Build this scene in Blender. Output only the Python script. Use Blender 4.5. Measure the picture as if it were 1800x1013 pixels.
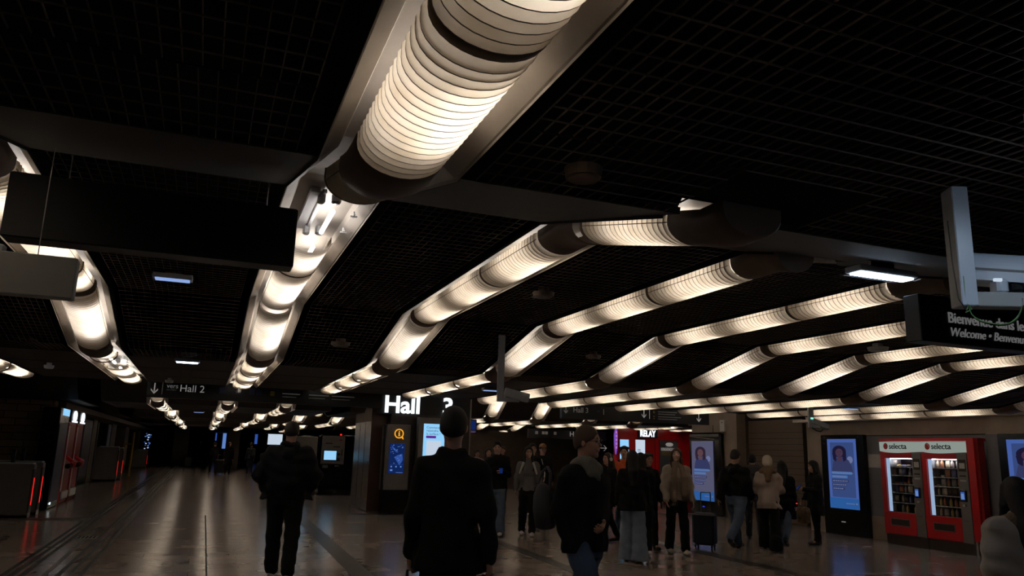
import bpy, math, random
import numpy as np
from mathutils import Matrix, Vector
random.seed(7)
PI = math.pi
for o in list(bpy.data.objects):
    bpy.data.objects.remove(o)
scene = bpy.context.scene
COL = scene.collection

# ------------------------------------------------------------------ camera
# eye height 1.55 m, turned 22 degrees to the right of the trough direction, tilted up 12 degrees, rolled 1.6 degrees
cam_data = bpy.data.cameras.new('camera')
cam = bpy.data.objects.new('camera', cam_data)
COL.objects.link(cam)
cam_data.sensor_width = 36.0
cam_data.lens = 1352.0 / 1800.0 * 36.0
cam_data.clip_start = 0.05
cam_data.clip_end = 300.0
CX = (0.92963378, 0.10262898, 0.35390441)     # world X axis in camera axes (right, down, forward)
CY = (-0.36741561, 0.18505612, 0.91146037)
CZ = (0.02805007, -0.97735435, 0.20974191)
cam.matrix_world = Matrix(((CX[0], -CX[1], -CX[2], 0.0),
                           (CY[0], -CY[1], -CY[2], 0.0),
                           (CZ[0], -CZ[1], -CZ[2], 1.55),
                           (0, 0, 0, 1)))
scene.camera = cam

# ------------------------------------------------------------------ world, exposure
world = bpy.data.worlds.new('world')
scene.world = world
world.use_nodes = True
world.node_tree.nodes['Background'].inputs[0].default_value = (0.02, 0.02, 0.025, 1)
world.node_tree.nodes['Background'].inputs[1].default_value = 0.05
scene.view_settings.view_transform = 'Standard'
scene.view_settings.look = 'None'
scene.view_settings.exposure = 0.0
scene.view_settings.gamma = 1.0
scene.view_settings.use_curve_mapping = False
LAMP = 21.5          # radiance of the fluorescent tubes

# ------------------------------------------------------------------ materials
MATS = {}
def mat(name, color, rough=0.6, metal=0.0, spec=0.5, emit=None, strength=0.0, noise=None, bump=None, alpha=None, sheen=0.0):
    """Principled material; noise=(scale, darker_factor) mottles the colour, bump=(scale, strength) roughens the surface."""
    m = bpy.data.materials.new(name)
    m.use_nodes = True
    nt = m.node_tree
    b = nt.nodes['Principled BSDF']
    c = (color[0], color[1], color[2], 1.0)
    b.inputs['Base Color'].default_value = c
    b.inputs['Roughness'].default_value = rough
    b.inputs['Metallic'].default_value = metal
    b.inputs['Specular IOR Level'].default_value = spec
    if sheen:
        b.inputs['Sheen Weight'].default_value = sheen
    if emit:
        b.inputs['Emission Color'].default_value = (*emit, 1.0)
        b.inputs['Emission Strength'].default_value = strength
    if noise or bump:
        tc = nt.nodes.new('ShaderNodeTexCoord')
    if noise:
        n = nt.nodes.new('ShaderNodeTexNoise')
        n.inputs['Scale'].default_value = noise[0]
        n.inputs['Detail'].default_value = 5.0
        r = nt.nodes.new('ShaderNodeValToRGB')
        f = noise[1]
        r.color_ramp.elements[0].position = 0.3
        r.color_ramp.elements[1].position = 0.7
        r.color_ramp.elements[0].color = (c[0] * f, c[1] * f, c[2] * f, 1)
        r.color_ramp.elements[1].color = c
        nt.links.new(tc.outputs['Object'], n.inputs['Vector'])
        nt.links.new(n.outputs['Fac'], r.inputs['Fac'])
        nt.links.new(r.outputs['Color'], b.inputs['Base Color'])
    if bump:
        n2 = nt.nodes.new('ShaderNodeTexNoise')
        n2.inputs['Scale'].default_value = bump[0]
        n2.inputs['Detail'].default_value = 4.0
        bp = nt.nodes.new('ShaderNodeBump')
        bp.inputs['Strength'].default_value = bump[1]
        bp.inputs['Distance'].default_value = 0.01
        nt.links.new(tc.outputs['Object'], n2.inputs['Vector'])
        nt.links.new(n2.outputs['Fac'], bp.inputs['Height'])
        nt.links.new(bp.outputs['Normal'], b.inputs['Normal'])
    MATS[name] = m
    return m

def emission_mat(name, color, strength):
    m = bpy.data.materials.new(name)
    m.use_nodes = True
    nt = m.node_tree
    nt.nodes.clear()
    e = nt.nodes.new('ShaderNodeEmission')
    e.inputs[0].default_value = (*color, 1)
    e.inputs[1].default_value = strength
    o = nt.nodes.new('ShaderNodeOutputMaterial')
    nt.links.new(e.outputs[0], o.inputs[0])
    MATS[name] = m
    return m

def shade_mat(name, color, trans, diff):
    """milky plastic: light passes through and is scattered"""
    m = bpy.data.materials.new(name)
    m.use_nodes = True
    nt = m.node_tree
    nt.nodes.clear()
    t = nt.nodes.new('ShaderNodeBsdfTranslucent')
    d = nt.nodes.new('ShaderNodeBsdfDiffuse')
    mx = nt.nodes.new('ShaderNodeMixShader')
    tc = nt.nodes.new('ShaderNodeTexCoord')
    n = nt.nodes.new('ShaderNodeTexNoise')
    n.inputs['Scale'].default_value = 9.0
    n.inputs['Detail'].default_value = 6.0
    r = nt.nodes.new('ShaderNodeValToRGB')
    r.color_ramp.elements[0].position = 0.28
    r.color_ramp.elements[1].position = 0.6
    r.color_ramp.elements[0].color = (color[0] * .82, color[1] * .78, color[2] * .7, 1)
    r.color_ramp.elements[1].color = (*color, 1)
    nt.links.new(tc.outputs['Object'], n.inputs['Vector'])
    nt.links.new(n.outputs['Fac'], r.inputs['Fac'])
    nt.links.new(r.outputs['Color'], t.inputs['Color'])
    d.inputs['Color'].default_value = (color[0] * .8, color[1] * .78, color[2] * .72, 1)
    mx.inputs[0].default_value = diff
    o = nt.nodes.new('ShaderNodeOutputMaterial')
    nt.links.new(t.outputs[0], mx.inputs[1])
    nt.links.new(d.outputs[0], mx.inputs[2])
    nt.links.new(mx.outputs[0], o.inputs[0])
    MATS[name] = m
    return m

shade_mat('shade_cream', (0.86, 0.78, 0.66), 0.7, 0.35)
shade_mat('shade_white', (0.90, 0.84, 0.76), 0.7, 0.35)
mat('shade_edge', (0.20, 0.15, 0.10), 0.6)
mat('elbow_plastic', (0.17, 0.11, 0.075), 0.6, noise=(6, .8))
mat('ring_plastic', (0.30, 0.22, 0.15), 0.6)
mat('casing_metal', (0.52, 0.47, 0.42), 0.5, noise=(5, .8))
emission_mat('tube_light', (1.0, 0.94, 0.88), LAMP)
mat('fitting_white', (0.6, 0.6, 0.62), 0.4)
mat('grid_metal', (0.135, 0.095, 0.075), 0.55)
mat('void_black', (0.004, 0.004, 0.005), 0.9)
mat('soffit_brown', (0.034, 0.021, 0.016), 0.7, noise=(3, .75))
mat('slot_black', (0.006, 0.006, 0.006), 0.9)

# ------------------------------------------------------------------ mesh helpers
class MB:
    def __init__(self):
        self.v = []; self.f = []; self.m = []; self.mats = []
    def mi(self, name):
        if name not in self.mats: self.mats.append(name)
        return self.mats.index(name)
    def add(self, vs, fs, m):
        o = len(self.v); i = self.mi(m)
        self.v.extend([tuple(p) for p in vs])
        for f in fs:
            self.f.append(tuple(o + k for k in f)); self.m.append(i)
    def box(self, x0, x1, y0, y1, z0, z1, m):
        vs = [(x0,y0,z0),(x1,y0,z0),(x1,y1,z0),(x0,y1,z0),(x0,y0,z1),(x1,y0,z1),(x1,y1,z1),(x0,y1,z1)]
        self.add(vs, [(0,3,2,1),(4,5,6,7),(0,1,5,4),(1,2,6,5),(2,3,7,6),(3,0,4,7)], m)
    def bbox(self, x0, x1, y0, y1, z0, z1, m, r=0.01):
        """box with its vertical and horizontal edges chamfered"""
        r = min(r, (x1-x0)*.45, (y1-y0)*.45, (z1-z0)*.45)
        vs = []; 
        for z, q in ((z0, r), (z0+r, 0), (z1-r, 0), (z1, r)):
            a0, a1, b0, b1 = x0+q, x1-q, y0+q, y1-q
            s = r
            vs += [(a0+s,b0,z),(a1-s,b0,z),(a1,b0+s,z),(a1,b1-s,z),(a1-s,b1,z),(a0+s,b1,z),(a0,b1-s,z),(a0,b0+s,z)]
        fs = [tuple(range(7,-1,-1)), tuple(range(24,32))]
        for l in range(3):
            for k in range(8):
                a = l*8+k; b = l*8+(k+1) % 8
                fs.append((a, b, b+8, a+8))
        self.add(vs, fs, m)
    def cyl(self, p0, p1, r0, m, r1=None, n=12, caps=True):
        p0 = Vector(p0); p1 = Vector(p1); d = (p1-p0).normalized()
        a = d.orthogonal().normalized(); b = d.cross(a)
        if r1 is None: r1 = r0
        vs = []
        for p, r in ((p0, r0), (p1, r1)):
            for k in range(n):
                t = 2*PI*k/n
                vs.append(p + a*(r*math.cos(t)) + b*(r*math.sin(t)))
        fs = [(k, (k+1) % n, n+(k+1) % n, n+k) for k in range(n)]
        if caps: fs += [tuple(range(n-1,-1,-1)), tuple(range(n, 2*n))]
        self.add(vs, fs, m)
    def tube(self, pts, r, m, n=8):
        for a, b in zip(pts[:-1], pts[1:]): self.cyl(a, b, r, m, n=n)
    def loft(self, rings, m, close=True, caps=False):
        n = len(rings[0]); vs = [p for r in rings for p in r]; fs = []
        kk = n if close else n-1
        for i in range(len(rings)-1):
            for k in range(kk):
                a = i*n+k; b = i*n+(k+1) % n
                fs.append((a, b, b+n, a+n))
        if caps:
            fs.append(tuple(range(n-1,-1,-1))); fs.append(tuple(range((len(rings)-1)*n, len(rings)*n)))
        self.add(vs, fs, m)
    def mesh(self, name, smooth=False):
        me = bpy.data.meshes.new(name)
        me.from_pydata(self.v, [], self.f)
        for mn in self.mats: me.materials.append(MATS[mn])
        me.polygons.foreach_set('material_index', self.m)
        if smooth: me.polygons.foreach_set('use_smooth', [True]*len(self.f))
        me.update()
        return me

def obj(name, me, parent=None, loc=(0,0,0), rot=(0,0,0), label=None, cat=None, group=None, kind=None, smooth=False):
    if isinstance(me, MB): me = me.mesh(name, smooth)
    o = bpy.data.objects.new(name, me)
    COL.objects.link(o)
    o.location = loc; o.rotation_euler = rot
    if parent: o.parent = parent
    if label: o['label'] = label
    if cat: o['category'] = cat
    if group: o['group'] = group
    if kind: o['kind'] = kind
    return o
def thing(name, label, cat, loc=(0,0,0), rotz=0.0, group=None, kind=None):
    o = bpy.data.objects.new(name, None)
    COL.objects.link(o)
    o.location = loc; o.rotation_euler = (0,0,rotz)
    o['label'] = label; o['category'] = cat
    if group: o['group'] = group
    if kind: o['kind'] = kind
    return o

# ------------------------------------------------------------------ ceiling: a low soffit over each row of columns, higher panels between
ZL, ZH = 2.5, 2.85
NEAR = [(-2.2,ZL),(2.5,ZL),(3.9,ZH),(7.25,ZH),(8.9,ZL),(13.6,ZL)]
MID = [(13.6,ZL),(14.9,3.2),(20.0,3.2),(21.0,ZL),(25.0,ZL)]
FAR = [(25.0,ZL),(26.3,ZH),(29.6,ZH),(31.2,ZL),(36.0,ZL)]
FAR2 = [(36.0,ZL),(37.3,ZH),(40.6,ZH),(42.2,ZL),(47.0,ZL)]
FAR3 = [(47.0,ZL),(48.3,ZH),(51.6,ZH),(53.2,ZL),(78.0,ZL)]
CW = 0.49
TX = [-2.85,-1.37,0.26,1.68,3.10,4.50,5.90,7.35,8.80,10.50,12.05, 13.75, 15.2]    # left edges of the light troughs
XW = 13.35                                                        # right hand wall

def grid_mesh(x0, x1, L):
    mb = MB(); px, py, w = 0.048, 0.087, 0.0016
    n = int((x1-x0)/px)
    for i in range(n+1):
        x = x0 + (x1-x0)*i/n
        mb.add([(x-w,0,.005),(x+w,0,.005),(x+w,L,.005),(x-w,L,.005),(x-w,0,.011),(x+w,0,.011),(x+w,L,.011),(x-w,L,.011)],
               [(0,3,2,1),(0,4,7,3),(1,2,6,5)], 'grid_metal')
    n = int(L/py)
    for i in range(n+1):
        y = L*i/n
        mb.add([(x0,y-w,0),(x1,y-w,0),(x1,y+w,0),(x0,y+w,0),(x0,y-w,.005),(x1,y-w,.005),(x1,y+w,.005),(x0,y+w,.005)],
               [(0,3,2,1),(0,1,5,4),(3,7,6,2)], 'grid_metal')
    return mb

def seg(pa, pb):
    L = math.hypot(pb[0]-pa[0], pb[1]-pa[1]); return L, math.atan2(pb[1]-pa[1], pb[0]-pa[0])

def gaps(troughs, x_lo, x_hi, m):
    out = []; x = x_lo
    for t in troughs:
        if t - m > x + .1: out.append((x, t-m))
        x = t + CW + m
    if x_hi > x + .1: out.append((x, x_hi))
    return out

def ceiling_facet(pa, pb, troughs, solid, x_lo, x_hi):
    L, a = seg(pa, pb)
    for x0, x1 in gaps(troughs, x_lo, x_hi, -.0 if solid else .07):
        if solid:
            mb = MB(); mb.box(x0, x1, 0, L, 0.002, 0.03, 'soffit_brown')
            n = max(1, int(L/1.2))
            for i in range(1, n):
                mb.box(x0, x1, L*i/n-.004, L*i/n+.004, -0.001, 0.004, 'slot_black')
            obj('ceiling_panel', mb, loc=(0,pa[0],pa[1]), rot=(a,0,0), kind='structure')
        else:
            obj('ceiling_grid', grid_mesh(x0, x1, L), loc=(0,pa[0],pa[1]), rot=(a,0,0), kind='structure')

N0 = [0.26]
allx = TX[:11]
ceiling_facet(NEAR[0], (2.0, ZL), N0, False, -5.2, XW)
ceiling_facet((2.0, ZL), NEAR[1], TX[:4], False, -5.2, XW)
ceiling_facet(NEAR[1], (3.55, 2.7625), TX[:4], True, -5.2, XW)
ceiling_facet((3.55, 2.7625), NEAR[2], allx, True, -5.2, XW)
for i, s in ((2, False), (3, False)):
    ceiling_facet(NEAR[i], NEAR[i+1], allx, s, -5.2, XW)
ceiling_facet((8.9,ZL), (9.6,ZL), allx, False, -5.2, XW)
ceiling_facet((9.6,ZL), (13.6,ZL), allx, True, -5.2, XW)
for P in (MID, FAR, FAR2):
    for i in range(len(P)-1):
        ceiling_facet(P[i], P[i+1], TX if P is MID and i == 3 else allx, True, -5.2, 18)
mb = MB(); mb.box(-5.2, 18, 47.0, 78.0, 2.601, 2.65, 'soffit_brown'); obj('ceiling_panel', mb, kind='structure')
mb = MB(); mb.box(-14, 24, -6, 80, 3.6, 3.7, 'void_black'); obj('ceiling', mb, kind='structure')

# ---- trough lights
RX, RZ = 0.138, 0.092
def u_ring(y, k=1.0, dz=0.0, n=14, top=0.035):
    pts = []
    x = RX*k; zb = RZ*k
    pts.append((-x, y, top+dz)); 
    for i in range(n+1):
        t = PI*i/n
        pts.append((-x*math.cos(t), y, -zb*math.sin(t)*1.0+dz))
    pts.append((x, y, top+dz))
    return pts
_cache = {}
def shade_mesh(L, pitch, rib, m):
    key = ('s', round(L,2), pitch, m)
    if key in _cache: return _cache[key]
    mb = MB(); n = max(1, round(L/pitch)); p = L/n
    for i in range(n):
        y0 = i*p; y1 = y0+p
        ys = [y0, y0+p*.12, y0+p*.35, y0+p*.65, y0+p*.9, y1]
        ks = [1-rib, 1-rib*.35, 1+rib*.25, 1+rib*.7, 1+rib, 1+rib*.9]
        mb.loft([u_ring(y, k) for y, k in zip(ys, ks)], m, close=False)
        if rib > 0.01:
            mb.loft([u_ring(y1-.004, 1+rib*1.02), u_ring(y1+.001, 1+rib*1.0), u_ring(y1+.0015, 1-rib*1.1)], 'shade_edge', close=False)
    # seam line along each side
    for s in (-1, 1) if pitch != .0465 else ():
        x = s*(RX*(1+rib)+.001)*math.cos(.14); z = -RZ*math.sin(.14)
        mb.box(x-.0012, x+.0012, 0, L, z-.002, z+.002, 'shade_edge')
    me = mb.mesh('shade', True); _cache[key] = me
    return me
def ring_mesh(L, k=1.06):
    L = .036; k = 1.05; key = ('r', round(L,3))
    if key in _cache: return _cache[key]
    mb = MB(); mb.loft([u_ring(0,.95), u_ring(0,k), u_ring(L*.5,k+.01), u_ring(L,k), u_ring(L,.95)], 'ring_plastic', close=False)
    me = mb.mesh('joint_ring', True); _cache[key] = me
    return me
def tube_mesh(L):
    key = ('t', round(L,2))
    if key in _cache: return _cache[key]
    mb = MB(); mb.cyl((0,0,0),(0,L,0), .013, 'tube_light', n=6)
    me = mb.mesh('fluorescent_tube'); _cache[key] = me
    return me
def elbow_mesh(pa, pb, pc, la, lb):
    """opaque bend piece round the profile corner pb"""
    key = ('e', round(seg(pa,pb)[1]-seg(pb,pc)[1],3), round(seg(pa,pb)[1],3), la, lb)
    if key in _cache: return _cache[key]
    mb = MB()
    a0 = seg(pa,pb)[1]; a1 = seg(pb,pc)[1]
    rings = []
    def fr(d, ang, k):
        c, s = math.cos(ang), math.sin(ang)
        out = []
        for (x, y, z) in u_ring(0, k):
            yy = d; out.append((x, yy*c - z*s, yy*s + z*c))
        return out
    for d in (-la, -la+.01, -la*.5): rings.append(fr(d, a0, 1.0 if d == -la else 1.07))
    rings.append(fr(0, (a0+a1)/2, 1.09))
    for d in (lb*.5, lb-.01, lb): rings.append(fr(d, a1, 1.0 if d == lb else 1.07))
    mb.loft(rings, 'elbow_plastic', close=False)
    me = mb.mesh('elbow', True); _cache[key] = me
    return me
def casing_mesh(prof, name):
    mb = MB()
    cs = [(-.243,-.012),(-.243,.0),(-.235,.0),(-.18,.045),(-.165,.085),(.165,.085),(.18,.045),(.235,.0),(.243,.0),(.243,-.012)]
    outer = [(-.2449,-.012),(-.2449,.1),(.2449,.1),(.2449,-.012)]
    def rings(sec):
        R = []
        for i, (y, z) in enumerate(prof):
            if i == 0: a = seg(prof[0], prof[1])[1]
            elif i == len(prof)-1: a = seg(prof[-2], prof[-1])[1]
            else: a = (seg(prof[i-1], prof[i])[1] + seg(prof[i], prof[i+1])[1])/2
            R.append([(x, y - q*math.sin(a), z + q*math.cos(a)) for x, q in sec])
        return R
    # fine subdivision only for the seams
    mb.loft(rings(cs), 'casing_metal', close=False)
    mb.loft(rings(outer), 'slot_black', close=False)
    for i in range(len(prof)-1):
        L, a = seg(prof[i], prof[i+1]); n = max(1, round(L/1.25))
        for k in range(1, n):
            y = prof[i][0]+(prof[i+1][0]-prof[i][0])*k/n; z = prof[i][1]+(prof[i+1][1]-prof[i][1])*k/n
            for s in (-1, 1):
                vs = []
                for x, q in ((.236,.0005),(.181,.0455),(.166,.0845)):
                    for d in (-.0035, .0035):
                        vs.append((s*x, y + d*math.cos(a) - (q-.0012)*math.sin(a), z + d*math.sin(a) + (q-.0012)*math.cos(a)))
                mb.add(vs, [(0,1,3,2),(2,3,5,4)], 'slot_black')
    return mb

def trough(k, prof, spans, label, first=0, missing=()):
    """spans: for each facet a list of (d0, d1, pitch, rib, material, lamps)"""
    xc = TX[k] + CW/2
    if prof[0][0] > 10:
        L0, a0 = seg(prof[0], prof[1]); prof = [(prof[0][0]+.13*math.cos(a0), prof[0][1]+.13*math.sin(a0))] + list(prof[1:])
    t = thing('trough_light', label, 'ceiling light', (xc, prof[0][0], prof[0][1]), 0, 'ribbed light troughs crossing the ceiling')
    loc = lambda y, z: (0, y-prof[0][0], z-prof[0][1])
    key = ('c', tuple(prof))
    if key not in _cache:
        _cache[key] = casing_mesh([(y-prof[0][0], z-prof[0][1]) for y, z in prof], 'casing').mesh('casing')
    obj('casing', _cache[key], t)
    for i, sp in enumerate(spans):
        pa, pb = prof[i], prof[i+1]; L, a = seg(pa, pb)
        def at(d, q=0.0): return loc(pa[0]+d*math.cos(a)-q*math.sin(a), pa[1]+d*math.sin(a)+q*math.cos(a))
        for s in sp:
            d0, d1, pitch, rib, m, lamps = s
            if m:
                so = obj('shade', shade_mesh(d1-d0, pitch, rib, m), t, at(d0), (a,0,0))
                if pitch > .2 and abs(a) < .01 and pa[1] == ZL: so.scale = (1, 1, .62)
            else:
                # bare fixture: batten, tube ends and brackets
                mb = MB(); LL = d1-d0
                mb.box(-.10, -.05, 0.05, LL-.05, .045, .075, 'fitting_white')
                mb.box(-.035, -.015, 0.05, LL-.05, .05, .07, 'fitting_white')
                for y in (0.08, LL-.1):
                    mb.bbox(-.055, -.015, y, y+.05, .0, .07, 'fitting_white', .01)
                    mb.bbox(.02, .07, y, y+.05, .01, .07, 'fitting_white', .01)
                for y in (LL*.3, LL*.72):
                    mb.cyl((.17,y,.03),(.17,y+.01,.0), .006, 'fitting_white', n=6); mb.box(.15,.19,y-.005,y+.005,-.004,.004,'fitting_white')
                    mb.box(.165,.175,y-.03,y+.03,.0,.006,'fitting_white')
                obj('lamp_batten', mb, t, at(d0), (a,0,0))
            for j in range(lamps):
                q = (d1-d0)/lamps
                o = obj('fluorescent_tube', tube_mesh(q*.55), t, at(d0+q*j+q*.2, -.012), (a,0,0))
                o.location.x += .04
            if m and d1 < L-.3: obj('joint_ring', ring_mesh(.05), t, at(d1+.002), (a,0,0))
    if not spans[0]:
        mb = MB(); r = u_ring(0, 1.0); mb.add(r, [tuple(range(len(r)))], 'elbow_plastic')
        L, a = seg(prof[0], prof[1]); d = L-EL(prof, 0)[0]
        obj('end_cap', mb, t, loc(prof[0][0]+d*math.cos(a), prof[0][1]+d*math.sin(a)), (a,0,0))
    for i in range(len(prof)-2):
        if i < len(spans) and (i, 'x') not in missing:
            obj('elbow', elbow_mesh(prof[i], prof[i+1], prof[i+2], *EL(prof, i)), t, loc(*prof[i+1]))
    return t
def EL(prof, i):
    a = seg(prof[i+1], prof[i+2])[1]-seg(prof[i], prof[i+1])[1]
    if i == 0 and prof[0][0] == 2.38: return (.10, .2)
    return (.18, .2) if a > 0 or prof[i+1][1] == ZL else ((.2, .28) if prof[i][1] < prof[i+1][1]-.01 else (.06, .08))

R_, S_ = 0.046, 0.5
C, W = 'shade_cream', 'shade_white'
def near_spans(low1, ribbed_low):
    f1 = seg(NEAR[1], NEAR[2])[0]; f3 = seg(NEAR[3], NEAR[4])[0]
    sp = [low1,
          [(.22, f1-.22, R_, .062, C, 1)],
          [(.30, 1.33, R_, .062, C, 1), (1.38, 3.28, R_, .062, C, 2)],
          [(.09, f3-.2, R_, .062, W, 1)]]
    p, r = (R_, .03) if ribbed_low else (S_, .035)
    sp.append([(.22, 1.5, p, r, C, 1), (1.55, 3.0, p, r, C, 1), (3.05, 4.55, p, r, C, 1)])
    return sp
names = {0:'cream ribbed light trough at the far left, partly cut by the picture edge',
 1:'ribbed light trough left of the bare tube, broken glaring lamp at its far end',
 3:'ribbed light trough right of the bare tube, rising from a big dark bend',
 4:'second ribbed light trough right of the bare tube, ending over the lit hall letters',
 5:'third ribbed light trough right of the bare tube, passing above the hanging grey camera',
 6:'fourth ribbed light trough right of the bare tube, running behind the welcome sign',
 7:'fifth ribbed light trough right of the bare tube, pointing down to the red shop',
 8:'sixth ribbed light trough right of the bare tube, over the dark doorway',
 9:'seventh ribbed light trough right of the bare tube, above the vending machines',
 10:'short ribbed light trough closest to the vending machine wall'}
f1 = seg(NEAR[1], NEAR[2])[0]; f3 = seg(NEAR[3], NEAR[4])[0]
# the near trough that runs overhead, with a missing cover
sp = near_spans([(.6,1.9,.0465,.062,C,1),(1.95,3.65,.0465,.062,C,2),(3.70,4.52,.0465,.062,C,1)], False)
sp[1] = [(.22, .62, R_, .03, C, 0)]
sp[2] = [(.12, .98, R_, 0, None, 1), (.98, 1.75, R_, .03, W, 1), (1.8, 3.28, .5, .02, W, 1)]
sp[4] = [(.22, 1.6, S_, .035, C, 1), (1.65, 3.0, S_, .035, C, 1), (3.05, 4.55, S_, .035, C, 1)]
trough(2, NEAR, sp, 'largest ribbed light trough overhead, missing a cover so a bare tube shows', missing=((1,'x'),(2,'x')))
for k in (0,1,3,4,5,6,7,8,9,10):
    P1 = [(3.62, 2.78)] + NEAR[2:] if k >= 4 else NEAR[1:]
    sp = near_spans([], k >= 5)
    if k == 3: sp = [[(.12, .98, R_, .062, C, 1)]] + sp[2:]; P1 = [(2.62, 2.53)] + NEAR[2:]
    elif k < 4: sp = [[]] + sp[1:]; P1 = [(2.38, ZL)] + P1
    else: sp = [[]] + sp[2:]
    if k == 1:
        sp[4] = [(.22, .7, S_, .03, C, 1), (.75, 1.9, R_, 0, None, 1), (1.95, 4.55, S_, .03, C, 2)]
        sp[2] = [(.30, 1.33, R_, .062, C, 1), (1.38, 2.6, R_, .02, C, 1), (2.65, 3.28, .5, .02, C, 1)]
    t = trough(k, P1, sp, names[k])
    if k == 3:
        obj('elbow', elbow_mesh((2.30, ZL), (2.5, ZL), (3.9, ZH), .14, .26), t, (0, 2.5-2.62, ZL-2.53))
        mb = MB(); r_ = u_ring(0, 1.0); mb.add(r_, [tuple(range(len(r_)))], 'elbow_plastic'); obj('end_cap', mb, t, (0, 2.36-2.62, ZL-2.53))
where = ['leftmost','second from the left','third from the left','fourth from the left','fifth from the left','sixth from the left','seventh from the left',
         'eighth from the left','ninth from the left','tenth from the left','last on the right']
for bi, (P, nm) in enumerate(((MID, 'row behind the hanging signs'), (FAR, 'row past the tower'), (FAR2, 'farthest row'))):
    for k in range(1, 11):
        if bi == 2 and k > 5: continue
        prof = P; 
        if bi == 0 and k in (4,5,6): prof = [P[0],P[1],(18.8,3.2)]
        if bi == 1 and k >= 8: prof = P[:4] + [(32.6, ZL)]
        sp = []
        for i in range(len(prof)-1):
            L = seg(prof[i], prof[i+1])[0]
            if L < 2: sp.append([(.2, L-.2, S_, .03, C, 1)])
            else:
                n = 3; q = (L-.4)/n
                r = (i+k+bi) % 3
                sp.append([(.2+q*j, .2+q*j+q-.06, S_ if k < 5 else R_*2, .03, C if (j+k) % 2 else W, 1) for j in range(n)])
        if bi == 1 and k % 3 == 0: sp[1] = []
        if bi == 2 and k in (2,5): sp[1] = []
        trough(k, prof, sp, 'small light trough in the %s, %s' % (nm, where[k]))

for k, w_ in ((11, 'second from the shop sign'), (12, 'directly over the shop sign')):
    trough(k, [(21.1, ZL), (23.7, ZL)], [[(.1, .85, S_, .03, C, 1), (.9, 1.65, S_, .03, W, 1), (1.7, 2.45, S_, .03, C, 1)]], 'short light trough in front of the red shop, ' + w_)

for k, w_ in ((1, 'leftmost'), (2, 'second from the left'), (3, 'third from the left'), (5, 'fourth from the left')):
    trough(k, [(49.0, ZL), (53.5, ZL)], [[(.1, 1.5, S_, .03, C, 1), (1.6, 3.0, S_, .03, W, 1), (3.1, 4.4, S_, .03, C, 1)]], 'tiny light trough in the last glowing row down the concourse, ' + w_)
# ------------------------------------------------------------------ floor
def floor_mat():
    m = bpy.data.materials.new('floor_stone'); m.use_nodes = True
    nt = m.node_tree; b = nt.nodes['Principled BSDF']
    geo = nt.nodes.new('ShaderNodeNewGeometry')
    br = nt.nodes.new('ShaderNodeTexBrick')
    br.offset = 0.5
    br.inputs['Scale'].default_value = 1.0
    br.inputs['Brick Width'].default_value = 1.2
    br.inputs['Row Height'].default_value = 0.6
    br.inputs['Mortar Size'].default_value = 0.004
    br.inputs['Color1'].default_value = (.30,.24,.21,1)
    br.inputs['Color2'].default_value = (.26,.21,.185,1)
    br.inputs['Mortar'].default_value = (.24,.195,.17,1)
    nt.links.new(geo.outputs['Position'], br.inputs['Vector'])
    n = nt.nodes.new('ShaderNodeTexNoise'); n.inputs['Scale'].default_value = 1.3; n.inputs['Detail'].default_value = 8
    nt.links.new(geo.outputs['Position'], n.inputs['Vector'])
    r = nt.nodes.new('ShaderNodeValToRGB')
    r.color_ramp.elements[0].position = .35; r.color_ramp.elements[0].color = (.7,.7,.7,1)
    r.color_ramp.elements[1].position = .65; r.color_ramp.elements[1].color = (1.1,1.1,1.1,1)
    nt.links.new(n.outputs['Fac'], r.inputs['Fac'])
    mx = nt.nodes.new('ShaderNodeMix'); mx.data_type = 'RGBA'; mx.blend_type = 'MULTIPLY'; mx.inputs[0].default_value = 1
    nt.links.new(br.outputs['Color'], mx.inputs[6]); nt.links.new(r.outputs['Color'], mx.inputs[7])
    nt.links.new(mx.outputs[2], b.inputs['Base Color'])
    n2 = nt.nodes.new('ShaderNodeTexNoise'); n2.inputs['Scale'].default_value = 3; n2.inputs['Detail'].default_value = 6
    nt.links.new(geo.outputs['Position'], n2.inputs['Vector'])
    mr = nt.nodes.new('ShaderNodeMapRange'); mr.inputs[3].default_value = .14; mr.inputs[4].default_value = .26
    nt.links.new(n2.outputs['Fac'], mr.inputs[0]); nt.links.new(mr.outputs[0], b.inputs['Roughness'])
    b.inputs['Specular IOR Level'].default_value = .32
    bp = nt.nodes.new('ShaderNodeBump'); bp.inputs['Strength'].default_value = .06; bp.inputs['Distance'].default_value = .01
    n3 = nt.nodes.new('ShaderNodeTexNoise'); n3.inputs['Scale'].default_value = 1.6; n3.inputs['Detail'].default_value = 1
    nt.links.new(geo.outputs['Position'], n3.inputs['Vector']); nt.links.new(n3.outputs['Fac'], bp.inputs['Height'])
    MATS['floor_stone'] = m
floor_mat()
mat('floor_dark_band', (.05,.036,.03), .3, noise=(2,.8))
mat('rubber_black', (.015,.015,.015), .5)
mat('floor_brass', (.10,.08,.06), .35)
mb = MB(); mb.box(-14, 24, -6, 80, -.1, 0, 'floor_stone'); obj('floor', mb, kind='structure')
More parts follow.
